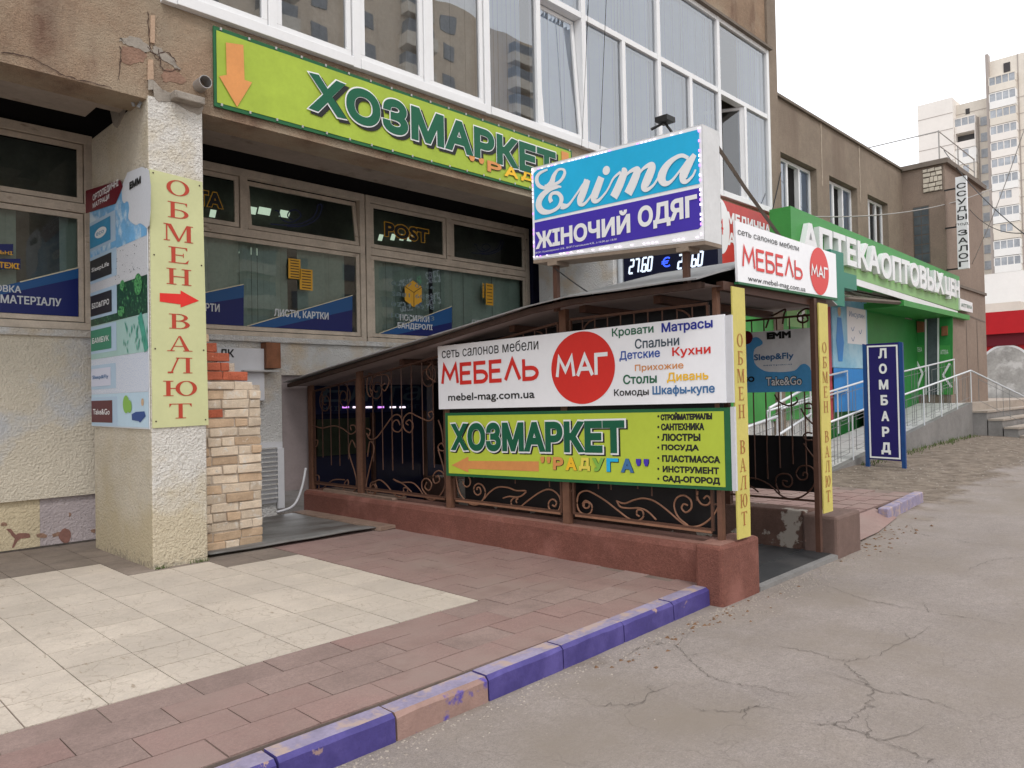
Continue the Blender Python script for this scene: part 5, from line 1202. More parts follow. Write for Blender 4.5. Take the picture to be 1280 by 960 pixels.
for i in range(26):
    cx, cy = random.uniform(400, 640), random.uniform(560, 860); p = fq.px(*zB((cx, cy))); a = random.uniform(-2.3, -.9); L_ = random.uniform(.05, .10)
    if p[1] < pz(zC, 138)+.05: continue
    mb.ribbon(fq, [p, (p[0]+L_*.5*math.cos(a), p[1]+L_*.5*math.sin(a)), (p[0]+L_*math.cos(a), p[1]+L_*math.sin(a))], [.003, .022, .002], .007+i*.0001)
mb.build('bamboo_picture', 'p_bamboo', mp)
p = fq.px(*zC((430, 630))); MB().disc(fq, p[0], p[1], .085, .006, 20, .085).build('tree_picture', 'p_tree', mp); p = fq.px(*zC((462, 650))); MB().disc(fq, p[0], p[1], .06, .007, 20, .06).build('tree_picture', 'p_tree', mp)
p = fq.px(*zC((582, 610))); MB().disc(fq, p[0], p[1], .035, .006, 14).build('figure_picture', 'brick_tan', mp)
P = [fq.px(*zC(p)) for p in [(485, 775), (482, 720), (520, 700), (600, 695), (612, 740), (580, 775), (560, 800), (545, 785)]]; MB().poly(fq, P, .006).build('car_picture', 'p_navy', mp)
mb = MB()
for _ in range(26):
    a, b_ = random.uniform(A0+.75, A1-.05), random.uniform(bnds[1][0]+.04, bnds[1][1]-.04); mb.rect(fq, a, b_, a+.014, b_+.008, .005)
kind(mb.build('printed_specks', 'letter_slate', mp), 'stuff')

# ------------------------------------------------------------------ ground floor beyond the second pillar
MB().box(10.0, 17.2, 7.12, 7.4, 0, 4.37).build('wall', 'wall_pale', B)
MB_p = MB(); MB_p.tube([(9.62, 7.02, 0), (9.62, 7.02, 4.37)], .05, 12); tag(MB_p.build('drain_pipe', 'pipe_grey', smooth=True), 'grey vertical drain pipe on the second pillar beside the exchange display', 'pipe')
cu = thing('rate_display', 'black electronic currency rate display behind the light box sign', 'display', (9.6, 6.0, 3.1))
fc = FX(9.60); MB().prism(fc, [(-6.95, 2.4), (fc.px(897, 300)[0], 2.4), (fc.px(897, 300)[0], 4.3), (-6.95, 4.3)], -.12, 0).build('panel', 'display_black', cu)
zcu = lambda p: (640+p[0]/4.267, 280+p[1]/4.267)
SEG = {'0': 'abcdef', '4': 'fgbc', '9': 'abcdfg', '1': 'bc', '2': 'abged', '3': 'abgcd', '5': 'afgcd', '6': 'afgedc', '7': 'abc', '8': 'abcdefg'}
SP = {'a': ((0, 1), (1, 1)), 'b': ((1, 1), (1, .5)), 'c': ((1, .5), (1, 0)), 'd': ((0, 0), (1, 0)), 'e': ((0, 0), (0, .5)), 'f': ((0, .5), (0, 1)), 'g': ((0, .5), (1, .5))}
def digits(s, a0, b0, a1, b1):
    n = sum(1 if ch != '.' else .35 for ch in s); w = (a1-a0)/n; x = a0; mb = MB(); hh = b1-b0
    for ch in s:
        if ch == '.': mb.rect(fc, x+w*.05, b0, x+w*.2, b0+.03, .004); x += .35*w; continue
        for sg in SEG[ch]:
            (p, q), (r_, t) = SP[sg]; mb.ribbon(fc, [(x+p*w*.68+q*hh*.15, b0+q*hh), (x+r_*w*.68+t*hh*.15, b0+t*hh)], .03, .004+.0003*ord(sg)/100)
        x += w
    mb.build('digits', 'digit', cu)
for (s1, s2, y) in (('27.60', '28.60', 0), ('23.82', '24.30', .78), ('28.85', '29.30', -.78)):
    a = fc.px(*zcu((625, 262))); b_ = fc.px(*zcu((752, 248))); t_ = fc.px(*zcu((625, 195))); dz = .56*y
    digits(s1, a[0], (a[1]+b_[1])/2+dz, b_[0], t_[1]+dz); a2 = fc.px(*zcu((885, 235))); b2 = fc.px(*zcu((1022, 222))); digits(s2, a2[0], (a2[1]+b2[1])/2+dz, b2[0], (a2[1]+b2[1])/2+t_[1]-a[1]+dz)
a = fc.px(*zcu((798, 235))); b_ = fc.px(*zcu((845, 228))); t_ = fc.px(*zcu((798, 180))); text('€', fc, a[0], a[1], b_[0], t_[1], 'digit_blue', cu, bold=.02); text('₽', fc, a[0], a[1]+.437, b_[0], t_[1]+.437, 'digit_green', cu, bold=.03)
md = thing('medical_sign', 'red medical sign with white capitals under the open upper window', 'sign', (13.9, 7.0, 4.3))
fd = FY(7.03); MB().prism(fd, [(12.55, 3.5), (14.93, 3.5), (14.93, 5.22), (12.55, 5.22)], -.05, 0).build('board', 'med_red', md)
zM = lambda p: (890+p[0]/10.66, 240+p[1]/10.66)
a = fd.px(*zM((205, 440))); t_ = fd.px(*zM((205, 258))); text('МЕДИЧНА', fd, a[0], a[1], 14.82, t_[1], 'letter_white', md, bold=.05)
a = fd.px(*zM((215, 705))); t_ = fd.px(*zM((215, 530))); text('АПТЕКА', fd, a[0], a[1], 14.7, t_[1], 'letter_white', md, bold=.05)
p = fd.px(*zM((112, 455))); MB().disc(fd, p[0], p[1], .34, .003, 30, .52).build('white_disc', 'letter_white', md); text('24', fd, p[0]-.18, p[1]-.15, p[0]+.1, p[1]+.15, 'sign_red', md, c=.006)

# ------------------------------------------------------------------ lower building with the pharmacy
B2 = thing('pharmacy_building', 'low brown rendered building with tall white windows above a green pharmacy front', 'building', (20, 7.4, 0))
openings = [(16.20, 18.15), (18.90, 20.75), (21.5, 23.1)]
mb = MB(); xx = 15.37
for a, b_ in openings: mb.box(xx, a, 7.4, 7.7, 5.1, 6.95); xx = b_
mb.box(xx, 24.5, 7.4, 7.7, 5.1, 6.95); mb.box(15.37, 24.5, 7.4, 7.7, 6.95, 8.15); mb.build('upper_wall', 'pebbledash_grey', B2)
MB().box(15.37, 24.5, 7.42, 7.7, 0, 5.1).build('lower_wall', 'pharm_dark', B2)
MB().box(15.37, 24.45, 7.34, 7.9, 8.15, 8.21).build('roof_edge', 'cornice', B2)
MB().box(15.37, 24.5, 7.7, 14, 8.0, 8.14).build('roof', 'dark_concrete', B2)
MB().box(15.37, 24.5, 8.5, 8.6, 4, 8).build('inner_wall', 'room_dark', B2)
for x in (18.45, 20.95): MB().box(x-.02, x+.02, 7.385, 7.4, 6.6, 8.15).build('wall_joint', 'brick_mortar', B2)
for wi, (a, b_) in enumerate(openings):
    f = MB(); z0_, z1_ = 4.9, 6.93; f.box(a, b_, 7.56, 7.66, z1_-.07, z1_); f.box(a, a+.07, 7.56, 7.66, z0_, z1_-.07); f.box(b_-.07, b_, 7.56, 7.66, z0_, z1_-.07)
    w3 = (b_-a)/3
    for k in (1, 2): f.box(a+w3*k-.04, a+w3*k+.04, 7.555, 7.66, z0_, z1_-.07)
    fo = f.build('window', 'white_pvc', B2)
    for k in range(3):
        if k == 1 and wi < 2: MB().quad((a+w3, 7.66, z0_), (a+2*w3, 7.66, z0_), (a+2*w3, 7.66, z1_), (a+w3, 7.66, z1_)).build('open_gap', 'black_void', fo); continue
        MB().quad((a+w3*k+.02, 7.59, z0_), (a+w3*(k+1)-.02, 7.59, z0_), (a+w3*(k+1)-.02, 7.59, z1_-.05), (a+w3*k+.02, 7.59, z1_-.05)).build('pane', 'open_glass', fo)
        if wi < 2: MB().quad((a+w3*k+.02, 7.64, z0_), (a+w3*(k+1)-.02, 7.64, z0_), (a+w3*(k+1)-.02, 7.64, z1_-.05), (a+w3*k+.02, 7.64, z1_-.05)).build('curtain', 'blind', fo)
# pharmacy fascia box with raised letters
ph = thing('pharmacy_sign', 'long green pharmacy fascia box with raised white capitals', 'sign', (20, 7, 4.3))
MB().prism(FY(6.15), [(13.83, 4.48), (25.2, 4.48), (25.2, 4.90), (13.83, 5.10)], -.42, 0).build('fascia_box', 'pharm_green', ph)
mb = MB(); fa = FY(6.145)
MB().prism(fa, [(13.83, 4.1), (25.2, 3.88), (25.2, 4.475), (13.83, 4.475)], -.04, 0).build('lower_fascia', 'pharm_light', ph)
MB().prism(fa, [(13.84, 3.6), (14.6, 3.6), (14.6, 4.09), (13.84, 4.09)], -.2, -.04).build('side_fascia', 'pharm_green', ph)
q0 = fa.px(1000, 318)
def raised(s, px0, px1, ztop, zbot, dep=.11):
    a = fa.px(px0, 350)[0]; b_ = fa.px(px1, 350)[0]; text(s, fa, a, zbot, b_, ztop, 'plastic_white', ph, c=.002, bold=.05, extr=dep, name='raised_lettering')
raised('АПТЕКА', 998, 1094, 4.84, 4.24); raised('ОПТОВЫХ', 1096, 1174, 4.78, 4.18); raised('ЦЕН', 1176, 1194, 4.72, 4.12)
o = MB().prism(fa, [(14.6, 3.95), (24.9, 3.72), (24.9, 3.86), (14.6, 4.09)], -.02, .0).build('slogan_strip', 'plastic_white', ph)
pc = FX(16.4); c1_ = pc.px(1046, 330)
cg = thing('pharmacy_cross', 'dark green projecting pharmacy cross behind the front furniture sign', 'sign', (17, 6.3, 3.9))
fcx = FY(5.95)
w0 = fcx.px(1043, 350)[0]; w1 = fcx.px(1071, 350)[0]; zc_ = fcx.px(1060, 351)[1]; L_ = w1-w0
MB().prism(fcx, [(w0-.9, zc_-.16), (w1, zc_-.16), (w1, zc_+.16), (w0-.9, zc_+.16)], -.18, -.003).prism(fcx, [(w0-.15, zc_-.55), (w0+.42*L_, zc_-.55), (w0+.42*L_, zc_+.55), (w0-.15, zc_+.55)], -.182, 0).build('cross', 'cross_green', cg)
MB().box(w0+.1, w0+.2, 6.13, 6.95, zc_-.05, zc_+.05).build('arm', 'cornice', cg)
# ground floor front of the pharmacy
def panel(name, label, cat, x0, x1, z0, z1, m, y=7.38, d=.06):
    t = thing(name, label, cat, ((x0+x1)/2, y, z0)); f = FY(y); MB().prism(f, [(x0, z0), (x1, z0), (x1, z1), (x0, z1)], -d, 0).build('panel', m, t); return t, f
panel('wall_panel', 'red panel between the passage and the blue pharmacy poster', 'panel', 17.0, 17.95, .9, 3.75, 'pink_red', 7.08)
t, f = panel('pharmacy_poster', 'pale blue pharmacy poster with a woman in a blue dress on the wall', 'poster', 17.95, 20.2, 2.15, 3.9, 'poster_blue', 7.05)
MB().rect(f, 17.95, 1.1, 20.2, 2.14, .001).build('lower_panel', 'poster_deep', t)
MB().rect(f, 18.85, 2.75, 20.1, 3.65, .004).build('pale_box', 'letter_white', t)
text('Инсулин', f, 19.0, 3.38, 20.0, 3.55, 'letter_steel', t, c=.007)
mb = MB(); mb.poly(f, [(18.25, 3.35), (18.5, 3.35), (18.62, 2.75), (18.5, 2.3), (18.25, 2.3), (18.15, 2.8)], .005); mb.build('dress', 'poster_deep', t); MB().disc(f, 18.38, 3.5, .1, .005, 14, .12).build('head', 'brick_tan', t)
for (a, b_) in ((19.2, 3.15), (19.2, 2.9), (19.7, 3.1)): MB().ribbon(f, cr([(a-.1, b_), (a, b_-.08), (a+.1, b_+.03)], 4), .02, .008).build('icon', 'letter_steel', t)
t, f = panel('green_wall_panel', 'plain green cladding of the pharmacy right of the blue poster', 'panel', 20.25, 24.35, .6, 3.62, 'pharm_dark', 7.10)
t, f = panel('green_wall_panel', 'bright green panel seen through the passage above the mattress banner', 'panel', 11.9, 16.9, 1.0, 3.9, 'pharm_green', 7.08)
MB().rect(f, 15.6, 3.0, 16.6, 3.88, .004).build('light_square', 'pharm_light', t); text('5', f, 16.1, 3.15, 16.5, 3.75, 'letter_white', t, c=.008, bold=.05)
o = MB().box(20.0, 26.0, 6.1, 7.1, 3.66, 3.80).build('door_canopy', 'pharm_green'); tag(o, 'flat green canopy above the pharmacy door', 'canopy')
# ragged metal framing under the fascia
fr_t = thing('awning_frame', 'worn metal awning frame under the green pharmacy fascia', 'frame', (19, 6.5, 4))
for (a, b_) in (((16.2, 6.2, 3.55), (24, 6.2, 3.95)), ((16.2, 6.9, 4.0), (24, 6.9, 4.05)), ((17.5, 6.2, 3.6), (17.9, 7, 4.1)), ((20.2, 6.2, 3.8), (20.5, 7, 4.1)), ((22.2, 6.2, 3.85), (22.5, 7, 4.1))):
    mb = MB(); mb.tube([a, b_], .05, 4); mb.build('bar', 'cornice', fr_t)
mb = MB().quad((16.2, 6.2, 3.62), (20.5, 6.2, 3.80), (20.5, 6.9, 4.02), (16.2, 6.9, 3.98)); mb.build('awning_sheet', 'bare_concrete', fr_t)

# stair block
B3 = thing('stairwell_block', 'projecting brown stairwell block with a glass block window and rough stone patch', 'building', (26, 6.3, 0))
MB().box(24.4, 28.6, 6.25, 12, 0, 8.12).build('wall', 'block_wall', B3)
MB().box(24.30, 28.75, 6.14, 12.1, 8.12, 8.26).build('roof_slab', 'cornice', B3)
MB().box(24.38, 28.62, 6.2, 6.25, 4.62, 4.70).build('string_course', 'cornice', B3)
fbk = FX(24.395); MB().prism(fbk, [(-7.12, 5.3), (-6.68, 5.3), (-6.68, 7.0), (-7.12, 7.0)], -.05, .004).build('window', 'stone_joint', B3)
w_ = [x for x in B3.children if x.name.startswith('window')][0]
for i in range(6):
    for j in range(2): MB().prism(fbk, [(-7.10+j*.21, 5.32+i*.28), (-6.91+j*.21, 5.32+i*.28), (-6.91+j*.21, 5.57+i*.28), (-7.10+j*.21, 5.57+i*.28)], .003, .012).build('glass_block', 'grey_glass_block', w_)
MB().prism(fbk, [(-6.82, 7.36), (-6.30, 7.36), (-6.30, 8.08), (-6.82, 8.08)], 0, .01).build('stone_backing', 'stone_joint', B3)
z_ = 7.37
while z_ < 7.98:
    a = -6.82; rh = random.choice([.10, .13, .17]); rh = min(rh, 8.07-z_)
    while a < -6.34:
        w = random.uniform(.09, .26); w = min(w, -6.31-a); MB().prism(fbk, [(a+.008, z_+.01), (a+w-.008, z_+.01+random.uniform(0, .012)), (a+w-.012, z_+rh-random.uniform(0, .03)), (a+.008, z_+rh-.012-random.uniform(0, .015))], .011, random.uniform(.03, .05)).build('stone', 'rough_stone', B3); a += w
    z_ += rh+.005
MB().box(26.3, 27.6, 6.20, 6.26, .9, 3.9).build('door_recess', 'plinth_lilac', B3) if False else None
mb = MB(); fbf = FY(6.245)
for pts in ([(26.2, 1.2), (26.2, 3.85), (28.5, 3.75)], [(27.45, 1.2), (27.45, 3.8)]): mb.ribbon(fbf, pts, .04, .004)
mb.build('door_outline', 'cornice', B3)
# rail on the block's roof
rr = thing('roof_railing', 'thin metal railing on the roof of the stairwell block', 'railing', (26, 6.4, 8.3))
for (x, y) in ((24.5, 10.5), (24.5, 6.4), (26.5, 6.4), (28.4, 6.4)): 
    mb = MB(); mb.tube([(x, y, 8.28), (x, y, 9.15)], .02, 5); mb.build('post', 'cable_grey', rr)
mb = MB(); mb.tube([(24.5, 10.5, 9.12), (24.5, 6.4, 9.12), (28.4, 6.4, 9.12)], .018, 5); mb.build('rail', 'cable_grey', rr)
mb = MB(); mb.tube([(24.5, 6.4, 8.7), (28.4, 6.4, 8.7)], .014, 5); mb.build('rail', 'cable_grey', rr)
# pawnshop vertical board projecting from the block
vs_ = thing('loan_sign', 'tall narrow white loan office sign projecting from the stairwell block', 'sign', (24.2, 6, 5))
fv = FX(24.2); va, vb = fv.px(1194, 224), fv.px(1211, 335)
MB().box(24.2, 24.32, -vb[0], -va[0], vb[1], va[1]+.05).build('board', 'plastic_white', vs_)
col = 'ССУДЫ'; yy = va[1]-.12; ac = (va[0]+vb[0])/2; HT = va[1]-vb[1]; st = HT/11.6
k = 0
for ch in ['С', 'С', 'У', 'Д', 'Ы', 'под', 'З', 'А', 'Л', 'О', 'Г']:
    if ch == 'под': text(ch, fv, ac-.16, yy-st*k-st*.55, ac+.16, yy-st*k-st*.2, 'letter_black', vs_)
    else: text(ch, fv, ac-.11, yy-st*k-st*.8, ac+.13, yy-st*k-st*.08, 'letter_black', vs_, bold=.03)
    k += 1
for zz in (7.3, 6.2, 5.0): MB().box(24.32, 24.36, -va[0]-.0, 6.26, zz, zz+.04).build('bracket', 'cable', vs_) if -va[0] < 6.2 else None
t = thing('small_pharmacy_sign', 'small white pharmacy sign at the end of the green fascia', 'sign', (26.4, 6.2, 3.9)); f = FY(6.10)
a = f.px(1200, 372); b_ = f.px(1216, 391); MB().prism(f, [(a[0], b_[1]), (b_[0], b_[1]-.0), (b_[0], a[1]-.05), (a[0], a[1]-.02)], -.05, 0).build('board', 'plastic_white', t); text('АПТЕКА', f, a[0]+.1, b_[1]+.1, b_[0]-.1, a[1]-.15, 'letter_green', t, bold=.04)

# pharmacy doorway in the side of the block
dw = thing('pharmacy_entrance', 'green glazed pharmacy entrance with white chevron stickers', 'doorway', (24.3, 6.7, 1.2))
fdw = FX(24.36)
def DQ(pts, s=6., ox=1100, oy=360): return [fdw.px(ox+a/s, oy+b_/s) for a, b_ in pts]
MB().prism(fdw, DQ([(240, 800), (545, 800), (545, 200), (240, 200)]), -.03, 0).build('surround', 'pharm_dark', dw)
MB().poly(fdw, DQ([(255, 800), (330, 800), (330, 430), (255, 430)]), .006).poly(fdw, DQ([(445, 800), (545, 800), (525, 430), (445, 430)]), .006).build('side_panel', 'pharm_green', dw)
MB().poly(fdw, DQ([(355, 800), (435, 800), (435, 225), (355, 225)]), .004).build('door_glass', 'grey_glass_block', dw)
mb = MB()
for P in ([(345, 800), (345, 235)], [(438, 800), (438, 225)], [(300, 212), (495, 205)]): mb.ribbon(fdw, DQ(P), .05, .02)
mb.build('door_frame', 'plastic_white', dw)
mb = MB()
for P in ([(272, 545), (322, 640)], [(322, 640), (280, 755)], [(525, 565), (475, 655)], [(475, 655), (540, 745)]): mb.ribbon(fdw, DQ(P), .06, .03)
mb.build('chevron', 'letter_white', dw)
MB().prism(fdw, DQ([(285, 335), (335, 330), (335, 255), (285, 250)]), .01, .1).prism(fdw, DQ([(468, 360), (510, 355), (510, 285), (468, 290)]), .01, .1).build('notice_box', 'brown_wood', dw)
text('АПТЕКА', fdw, *DQ([(258, 480)])[0], *DQ([(315, 445)])[0], 'letter_white', dw, c=.012); text('АПТЕКА', fdw, *DQ([(455, 498)])[0], *DQ([(512, 463)])[0], 'letter_white', dw, c=.012)

# ------------------------------------------------------------------ ramp, handrails, stairs
RY = 5.7
rm = thing('wheelchair_ramp', 'long pale paved wheelchair ramp with a grey concrete side wall', 'ramp', (20, 5.9, 0))
def rz(x): return .06+(x-14.0)*(1.20-.06)/(24.3-14.0)
MB().prism(FY(RY), [(13.9, -.2), (24.3, -.1), (24.3, rz(24.3)), (13.9, rz(13.9))], -.14, 0).build('side_wall', 'ramp_wall', rm)
n = 22
for i in range(n):
    x0, x1 = 13.9+10.4*i/n, 13.9+10.4*(i+1)/n-.02
    for j in range(3):
        y0, y1 = 5.84+j*.42, 5.84+(j+1)*.42-.015; MB().quad((x0, y0, rz(x0)-.01), (x1, y0, rz(x1)-.01), (x1, y1, rz(x1)-.01), (x0, y1, rz(x0)-.01)).build('deck_slab', 'ramp_deck', rm)
MB().quad((13.9, 5.84, -.05), (24.3, 5.84, rz(24.3)-.03), (24.3, 7.1, rz(24.3)-.03), (13.9, 7.1, -.05)).build('deck_base', 'ramp_wall', rm)
def railing(label, pts, hts, ypl=None, loc=None, sp=1.3, nrect=True, low=None, group=None):
    """posts with handrails through 3D base points; thin rods and rectangles between posts"""
    t = thing('handrail', label, 'handrail', loc or pts[0], group)
    for h in hts:
        mb = MB(); mb.tube([Vector(p)+Vector((0, 0, h)) for p in pts], .024, 7); mb.build('rail', 'rail_white', t, smooth=True)
    for a, b_ in zip(pts[:-1], pts[1:]):
        a = Vector(a); b_ = Vector(b_); L_ = (b_-a).length; n = max(1, int(L_/sp))
        for i in range(n+1):
            if i == n and b_ != Vector(pts[-1]): continue
            p = a.lerp(b_, i/n); mb = MB(); mb.tube([p-Vector((0, 0, .1)), p+Vector((0, 0, hts[0]))], .016, 5); mb.build('post', 'rail_white', t)
        if nrect:
            for i in range(n):
                p, q = a.lerp(b_, (i+.12)/n), a.lerp(b_, (i+.88)/n); mb = MB(); up_ = Vector((0, 0, 1)); lo, hi = .14, hts[0]-.14
                mb.tube([p+up_*lo, q+up_*lo], .006, 4); mb.tube([p+up_*hi, q+up_*hi], .006, 4); mb.tube([p+up_*lo, p+up_*hi], .006, 4); mb.tube([q+up_*lo, q+up_*hi], .006, 4)
                for tt in (.4, .5, .6): r_ = a.lerp(b_, (i+tt)/n); mb.tube([r_+up_*.05, r_+up_*(hts[0]-.03)], .006, 4)
                mb.build('infill', 'rail_grey', t)
    return t
railing('near handrail of the ramp, turning down over the stairs at its top', [(13.9, RY+.03, .08), (18.6, RY+.03, .60), (24.35, RY+.03, 1.22), (24.6, 4.25, .30)], [.88], sp=1.25)
railing('far handrail of the ramp in front of the pharmacy doorway', [(13.9, 6.75, .35), (18.6, 6.55, .95), (24.2, 6.1, 1.55)], [.88], sp=1.5)
railing('white handrail pair in front of the red panel and blue poster', [(15.0, 6.98, .35), (18.6, 6.98, .72)], [1.35, .9], nrect=False, sp=2)
railing('near white handrail with infill seen through the passage grille', [(8.6, 4.9, .40), (10.6, 5.0, .62)], [.62], sp=.7)
railing('further white handrail with infill seen through the passage grille', [(11.2, 5.4, .55), (13.2, 5.6, .9)], [.80, .3], sp=.8)
st_ = thing('entrance_steps', 'worn concrete entrance steps at the top of the ramp', 'steps', (28.5, 5, 0))
for i in range(4):
    z1_ = .96-.225*i; yb = 5.70-.37*i; ya = yb-.37
    MB().box(24.3, 34, ya+.03, yb, -.1, z1_-.05).build('riser_block', 'ramp_wall', st_)
    MB().box(24.28, 34, ya, yb+.0, z1_-.0501, z1_, .004).build('tread', 'step', st_)
MB().box(24.3, 36, 5.70, 6.24, -.1, 1.18).build('landing', 'step', st_)
MB().box(28.6, 37.5, 6.24, 9.5, -.1, 1.16).build('landing', 'step', st_)

# ------------------------------------------------------------------ pawnshop stand
lo = thing('pawnshop_stand', 'free-standing dark blue pawnshop board on two legs beside the ramp', 'sign', (15.4, 5.1, 0))
flb = FX(15.38); y0_, y1_ = -5.47, -4.74
for a in (y0_, y1_-.07): MB().prism(flb, [(a, -.05), (a+.07, -.05), (a+.07, 2.49), (a, 2.51)], -.06, 0).build('leg', 'lomb_blue', lo)
MB().prism(flb, [(y0_+.071, .26), (y1_-.071, .24), (y1_-.071, 2.50), (y0_+.071, 2.50)], -.05, -.003).build('board', 'lomb_navy', lo)
mb = MB(); mb.ribbon(flb, [(y0_+.10, .30), (y1_-.10, .29), (y1_-.10, 2.44), (y0_+.10, 2.45)], .03, .003, closed=True); mb.build('white_border', 'letter_white', lo)
zL = lambda p: (1000+p[0]/4.571, 400+p[1]/4.571)
for ch, (x0, y0, x1, y1) in zip('ЛОМБАРД', [(448, 220, 494, 160), (452, 308, 496, 248), (452, 397, 504, 340), (462, 487, 502, 428), (466, 577, 508, 520), (470, 667, 510, 610), (466, 767, 518, 700)]):
    a = flb.px(*zL((x0, y0))); b_ = flb.px(*zL((x1, y1))); text(ch, flb, a[0], a[1], b_[0], b_[1], 'letter_white', lo, bold=.055)

# ------------------------------------------------------------------ red shop and pale wall behind the stairs
rs = thing('red_shop', 'red shop front with a large grey arched opening behind the steps', 'building', (38, 4, 0))
MB().box(38.0, 44, -6, 9.6, 0, 3.4).build('wall', 'shop_red', rs)
MB().box(37.7, 44.2, -6.2, 9.8, 3.9, 4.85).build('fascia', 'shop_red', rs); MB().box(37.9, 44, -6.1, 9.7, 3.4, 3.9).build('fascia_recess', 'maroon', rs)
fr4 = FX(37.97); c = fr4.px(1258, 478)
ap = [(c[0]-1.05, .5)]+[(c[0]+1.05*math.cos(t), 2.15+1.25*math.sin(t)) for t in [math.pi-math.pi*i/24 for i in range(25)]]+[(c[0]+1.05, .5)]
MB().prism(fr4, ap[::-1], 0, .03).build('arched_opening', 'arch_grey', rs)
mb = MB(); mb.ribbon(fr4, ap, .09, .04); mb.build('arch_trim', 'plastic_white', rs)
MB().box(37.6, 37.7, -1.0-c[0], -.8-c[0], 3.75, 3.85).build('lamp', 'led_white', rs)
pw = MB().box(60, 75, -20, 22, 0, 9.4).build('annex', 'loggia_white'); tag(pw, 'low white annex behind the red shop', 'building')
pb = MB().box(52, 58, 9.6, 12.4, 0, 6.6).build('kiosk', 'panel_tan'); tag(pb, 'small beige block between the stairwell and the red shop', 'building')

# ------------------------------------------------------------------ far apartment tower
TW = thing('apartment_tower', 'tall pale panel apartment tower with stacked balconies behind the shops', 'building', (141, 30, 0))
fl_h = 2.62
MB().box(140, 160, 34.4, 39.7, 0, 49.7).build('end_wall', 'panel_pale', TW)
MB().box(142, 160, 29.4, 34.4, 0, 48.8).build('recessed_wall', 'panel_tan', TW)
MB().box(140.6, 165, 8, 29.4, 0, 54.0).build('main_wall', 'panel_tan', TW)
MB().box(139.6, 141, 29.1, 29.5, 0, 55.0).build('fin_wall', 'panel_joint', TW)
fT0, fT1, fT2 = FX(139.98), FX(141.98), FX(140.58)
for i in range(18):
    z = 49.7-.55-fl_h*(i+0)*1.0
    for (f, a0, a1) in ((fT0, -39.7, -34.4), (fT1, -34.4, -29.4), (fT2, -29.1, -8)):
        mb = MB(); mb.ribbon(f, [(a0, z-2.0), (a1, z-2.0)], .09, .02); mb.build('panel_joint', 'panel_joint', TW)
for a in (-25.3, -21.5, -17.5): mb = MB(); mb.ribbon(fT2, [(a, 0), (a, 54)], .14, .03); mb.build('panel_joint', 'panel_joint', TW)
mb = MB(); mb.ribbon(fT1, [(-31.2, 0), (-31.2, 46)], .2, .03); mb.build('drain_pipe', 'panel_joint', TW)
def balcony(f, a0, a1, zt, d, kindn):
    z0_ = zt-fl_h; b = MB(); b.mi = 0; b.fbox(f, a0, a1, z0_, z0_+1.15, .0, d)
    if kindn != 'open':
        b.mi = 1; n = 4 if a1-a0 > 3 else 3; w = (a1-a0)/n
        b.fbox(f, a0, a1, z0_+1.151, zt-.25, 0, d-.06)
        b.mi = 0
        for k in range(n+1): b.fbox(f, a0+w*k-.06, a0+w*k+.06, z0_+1.152, zt-.25, .01, d-.01)
        b.fbox(f, a0, a1, zt-.249, zt-.1, 0, d)
        if kindn == 'blind': b.mi = 0; b.fbox(f, a0, a0+w-.05, z0_+1.153, zt-.251, .02, d-.02); b.fbox(f, a1-w, a1, z0_+1.153, zt-.251, .02, d-.02)
    else:
        b.mi = 2; b.fbox(f, a0+.1, a1-.1, z0_+1.16, zt-.2, .0, .1); b.mi = 0; b.fbox(f, a0, a0+.12, z0_+1.15, zt, 0, d); b.fbox(f, a1-.12, a1, z0_+1.15, zt, 0, d)
    b.build('balcony', [random.choice(['loggia_white', 'panel_pale', 'panel_tan']), 'far_window', 'far_dark'], TW)
zt = 51.2
for i in range(17): balcony(fT2, -29.05, -25.5, zt-fl_h*i, 1.1, random.choice(['glazed', 'glazed', 'blind'])); 
zt = 46.3
for i in range(16): balcony(fT1, -34.35, -31.4, zt-fl_h*i, 1.3, 'open' if i == 1 else random.choice(['glazed', 'blind']))
for i in range(16):
    z = 44.4-fl_h*i; MB().fbox(fT1, -30.9, -29.8, z, z+1.4, .01, .08).build('window', 'far_window', TW)
    o = [x for x in TW.children][-1]
for i in range(17):
    z = 51.4-fl_h*i
    for a in (-24.3, -20.6, -16.8): MB().fbox(fT2, a, a+1.5, z, z+1.5, .01, .08).build('window', 'far_window', TW)
MB().fbox(fT2, -27.2, -26.3, 51.6, 53.1, .01, .05).build('roof_hatch', 'far_dark', TW); MB().fbox(fT1, -33.0, -32.4, 46.9, 47.8, .01, .05).build('roof_hatch', 'far_dark', TW)

# the block of flats across the street, seen only mirrored in the upper panes
OB = thing('apartment_block', 'tan apartment block across the street mirrored in the upper windows', 'building', (40, -48, 0))
MB().box(8, 64, -60, -44, 0, 42).build('wall', 'opp_panel', OB)
mb = MB(); mg = MB()
for i in range(14):
    for k in range(11):
        x = 10+k*5; z = 1.5+i*2.9
        if k % 3 == 1: mb.box(x-.4, x+3.2, -44, -42.8, z-.5, z+.6); mg.box(x-.2, x+3.0, -44, -43.0, z+.62, z+1.8)
        else: mg.box(x, x+1.6, -44, -43.9, z, z+1.5)
kind(mb.build('balconies', 'opp_balcony', OB), 'stuff'); kind(mg.build('windows', 'opp_glass', OB), 'stuff')

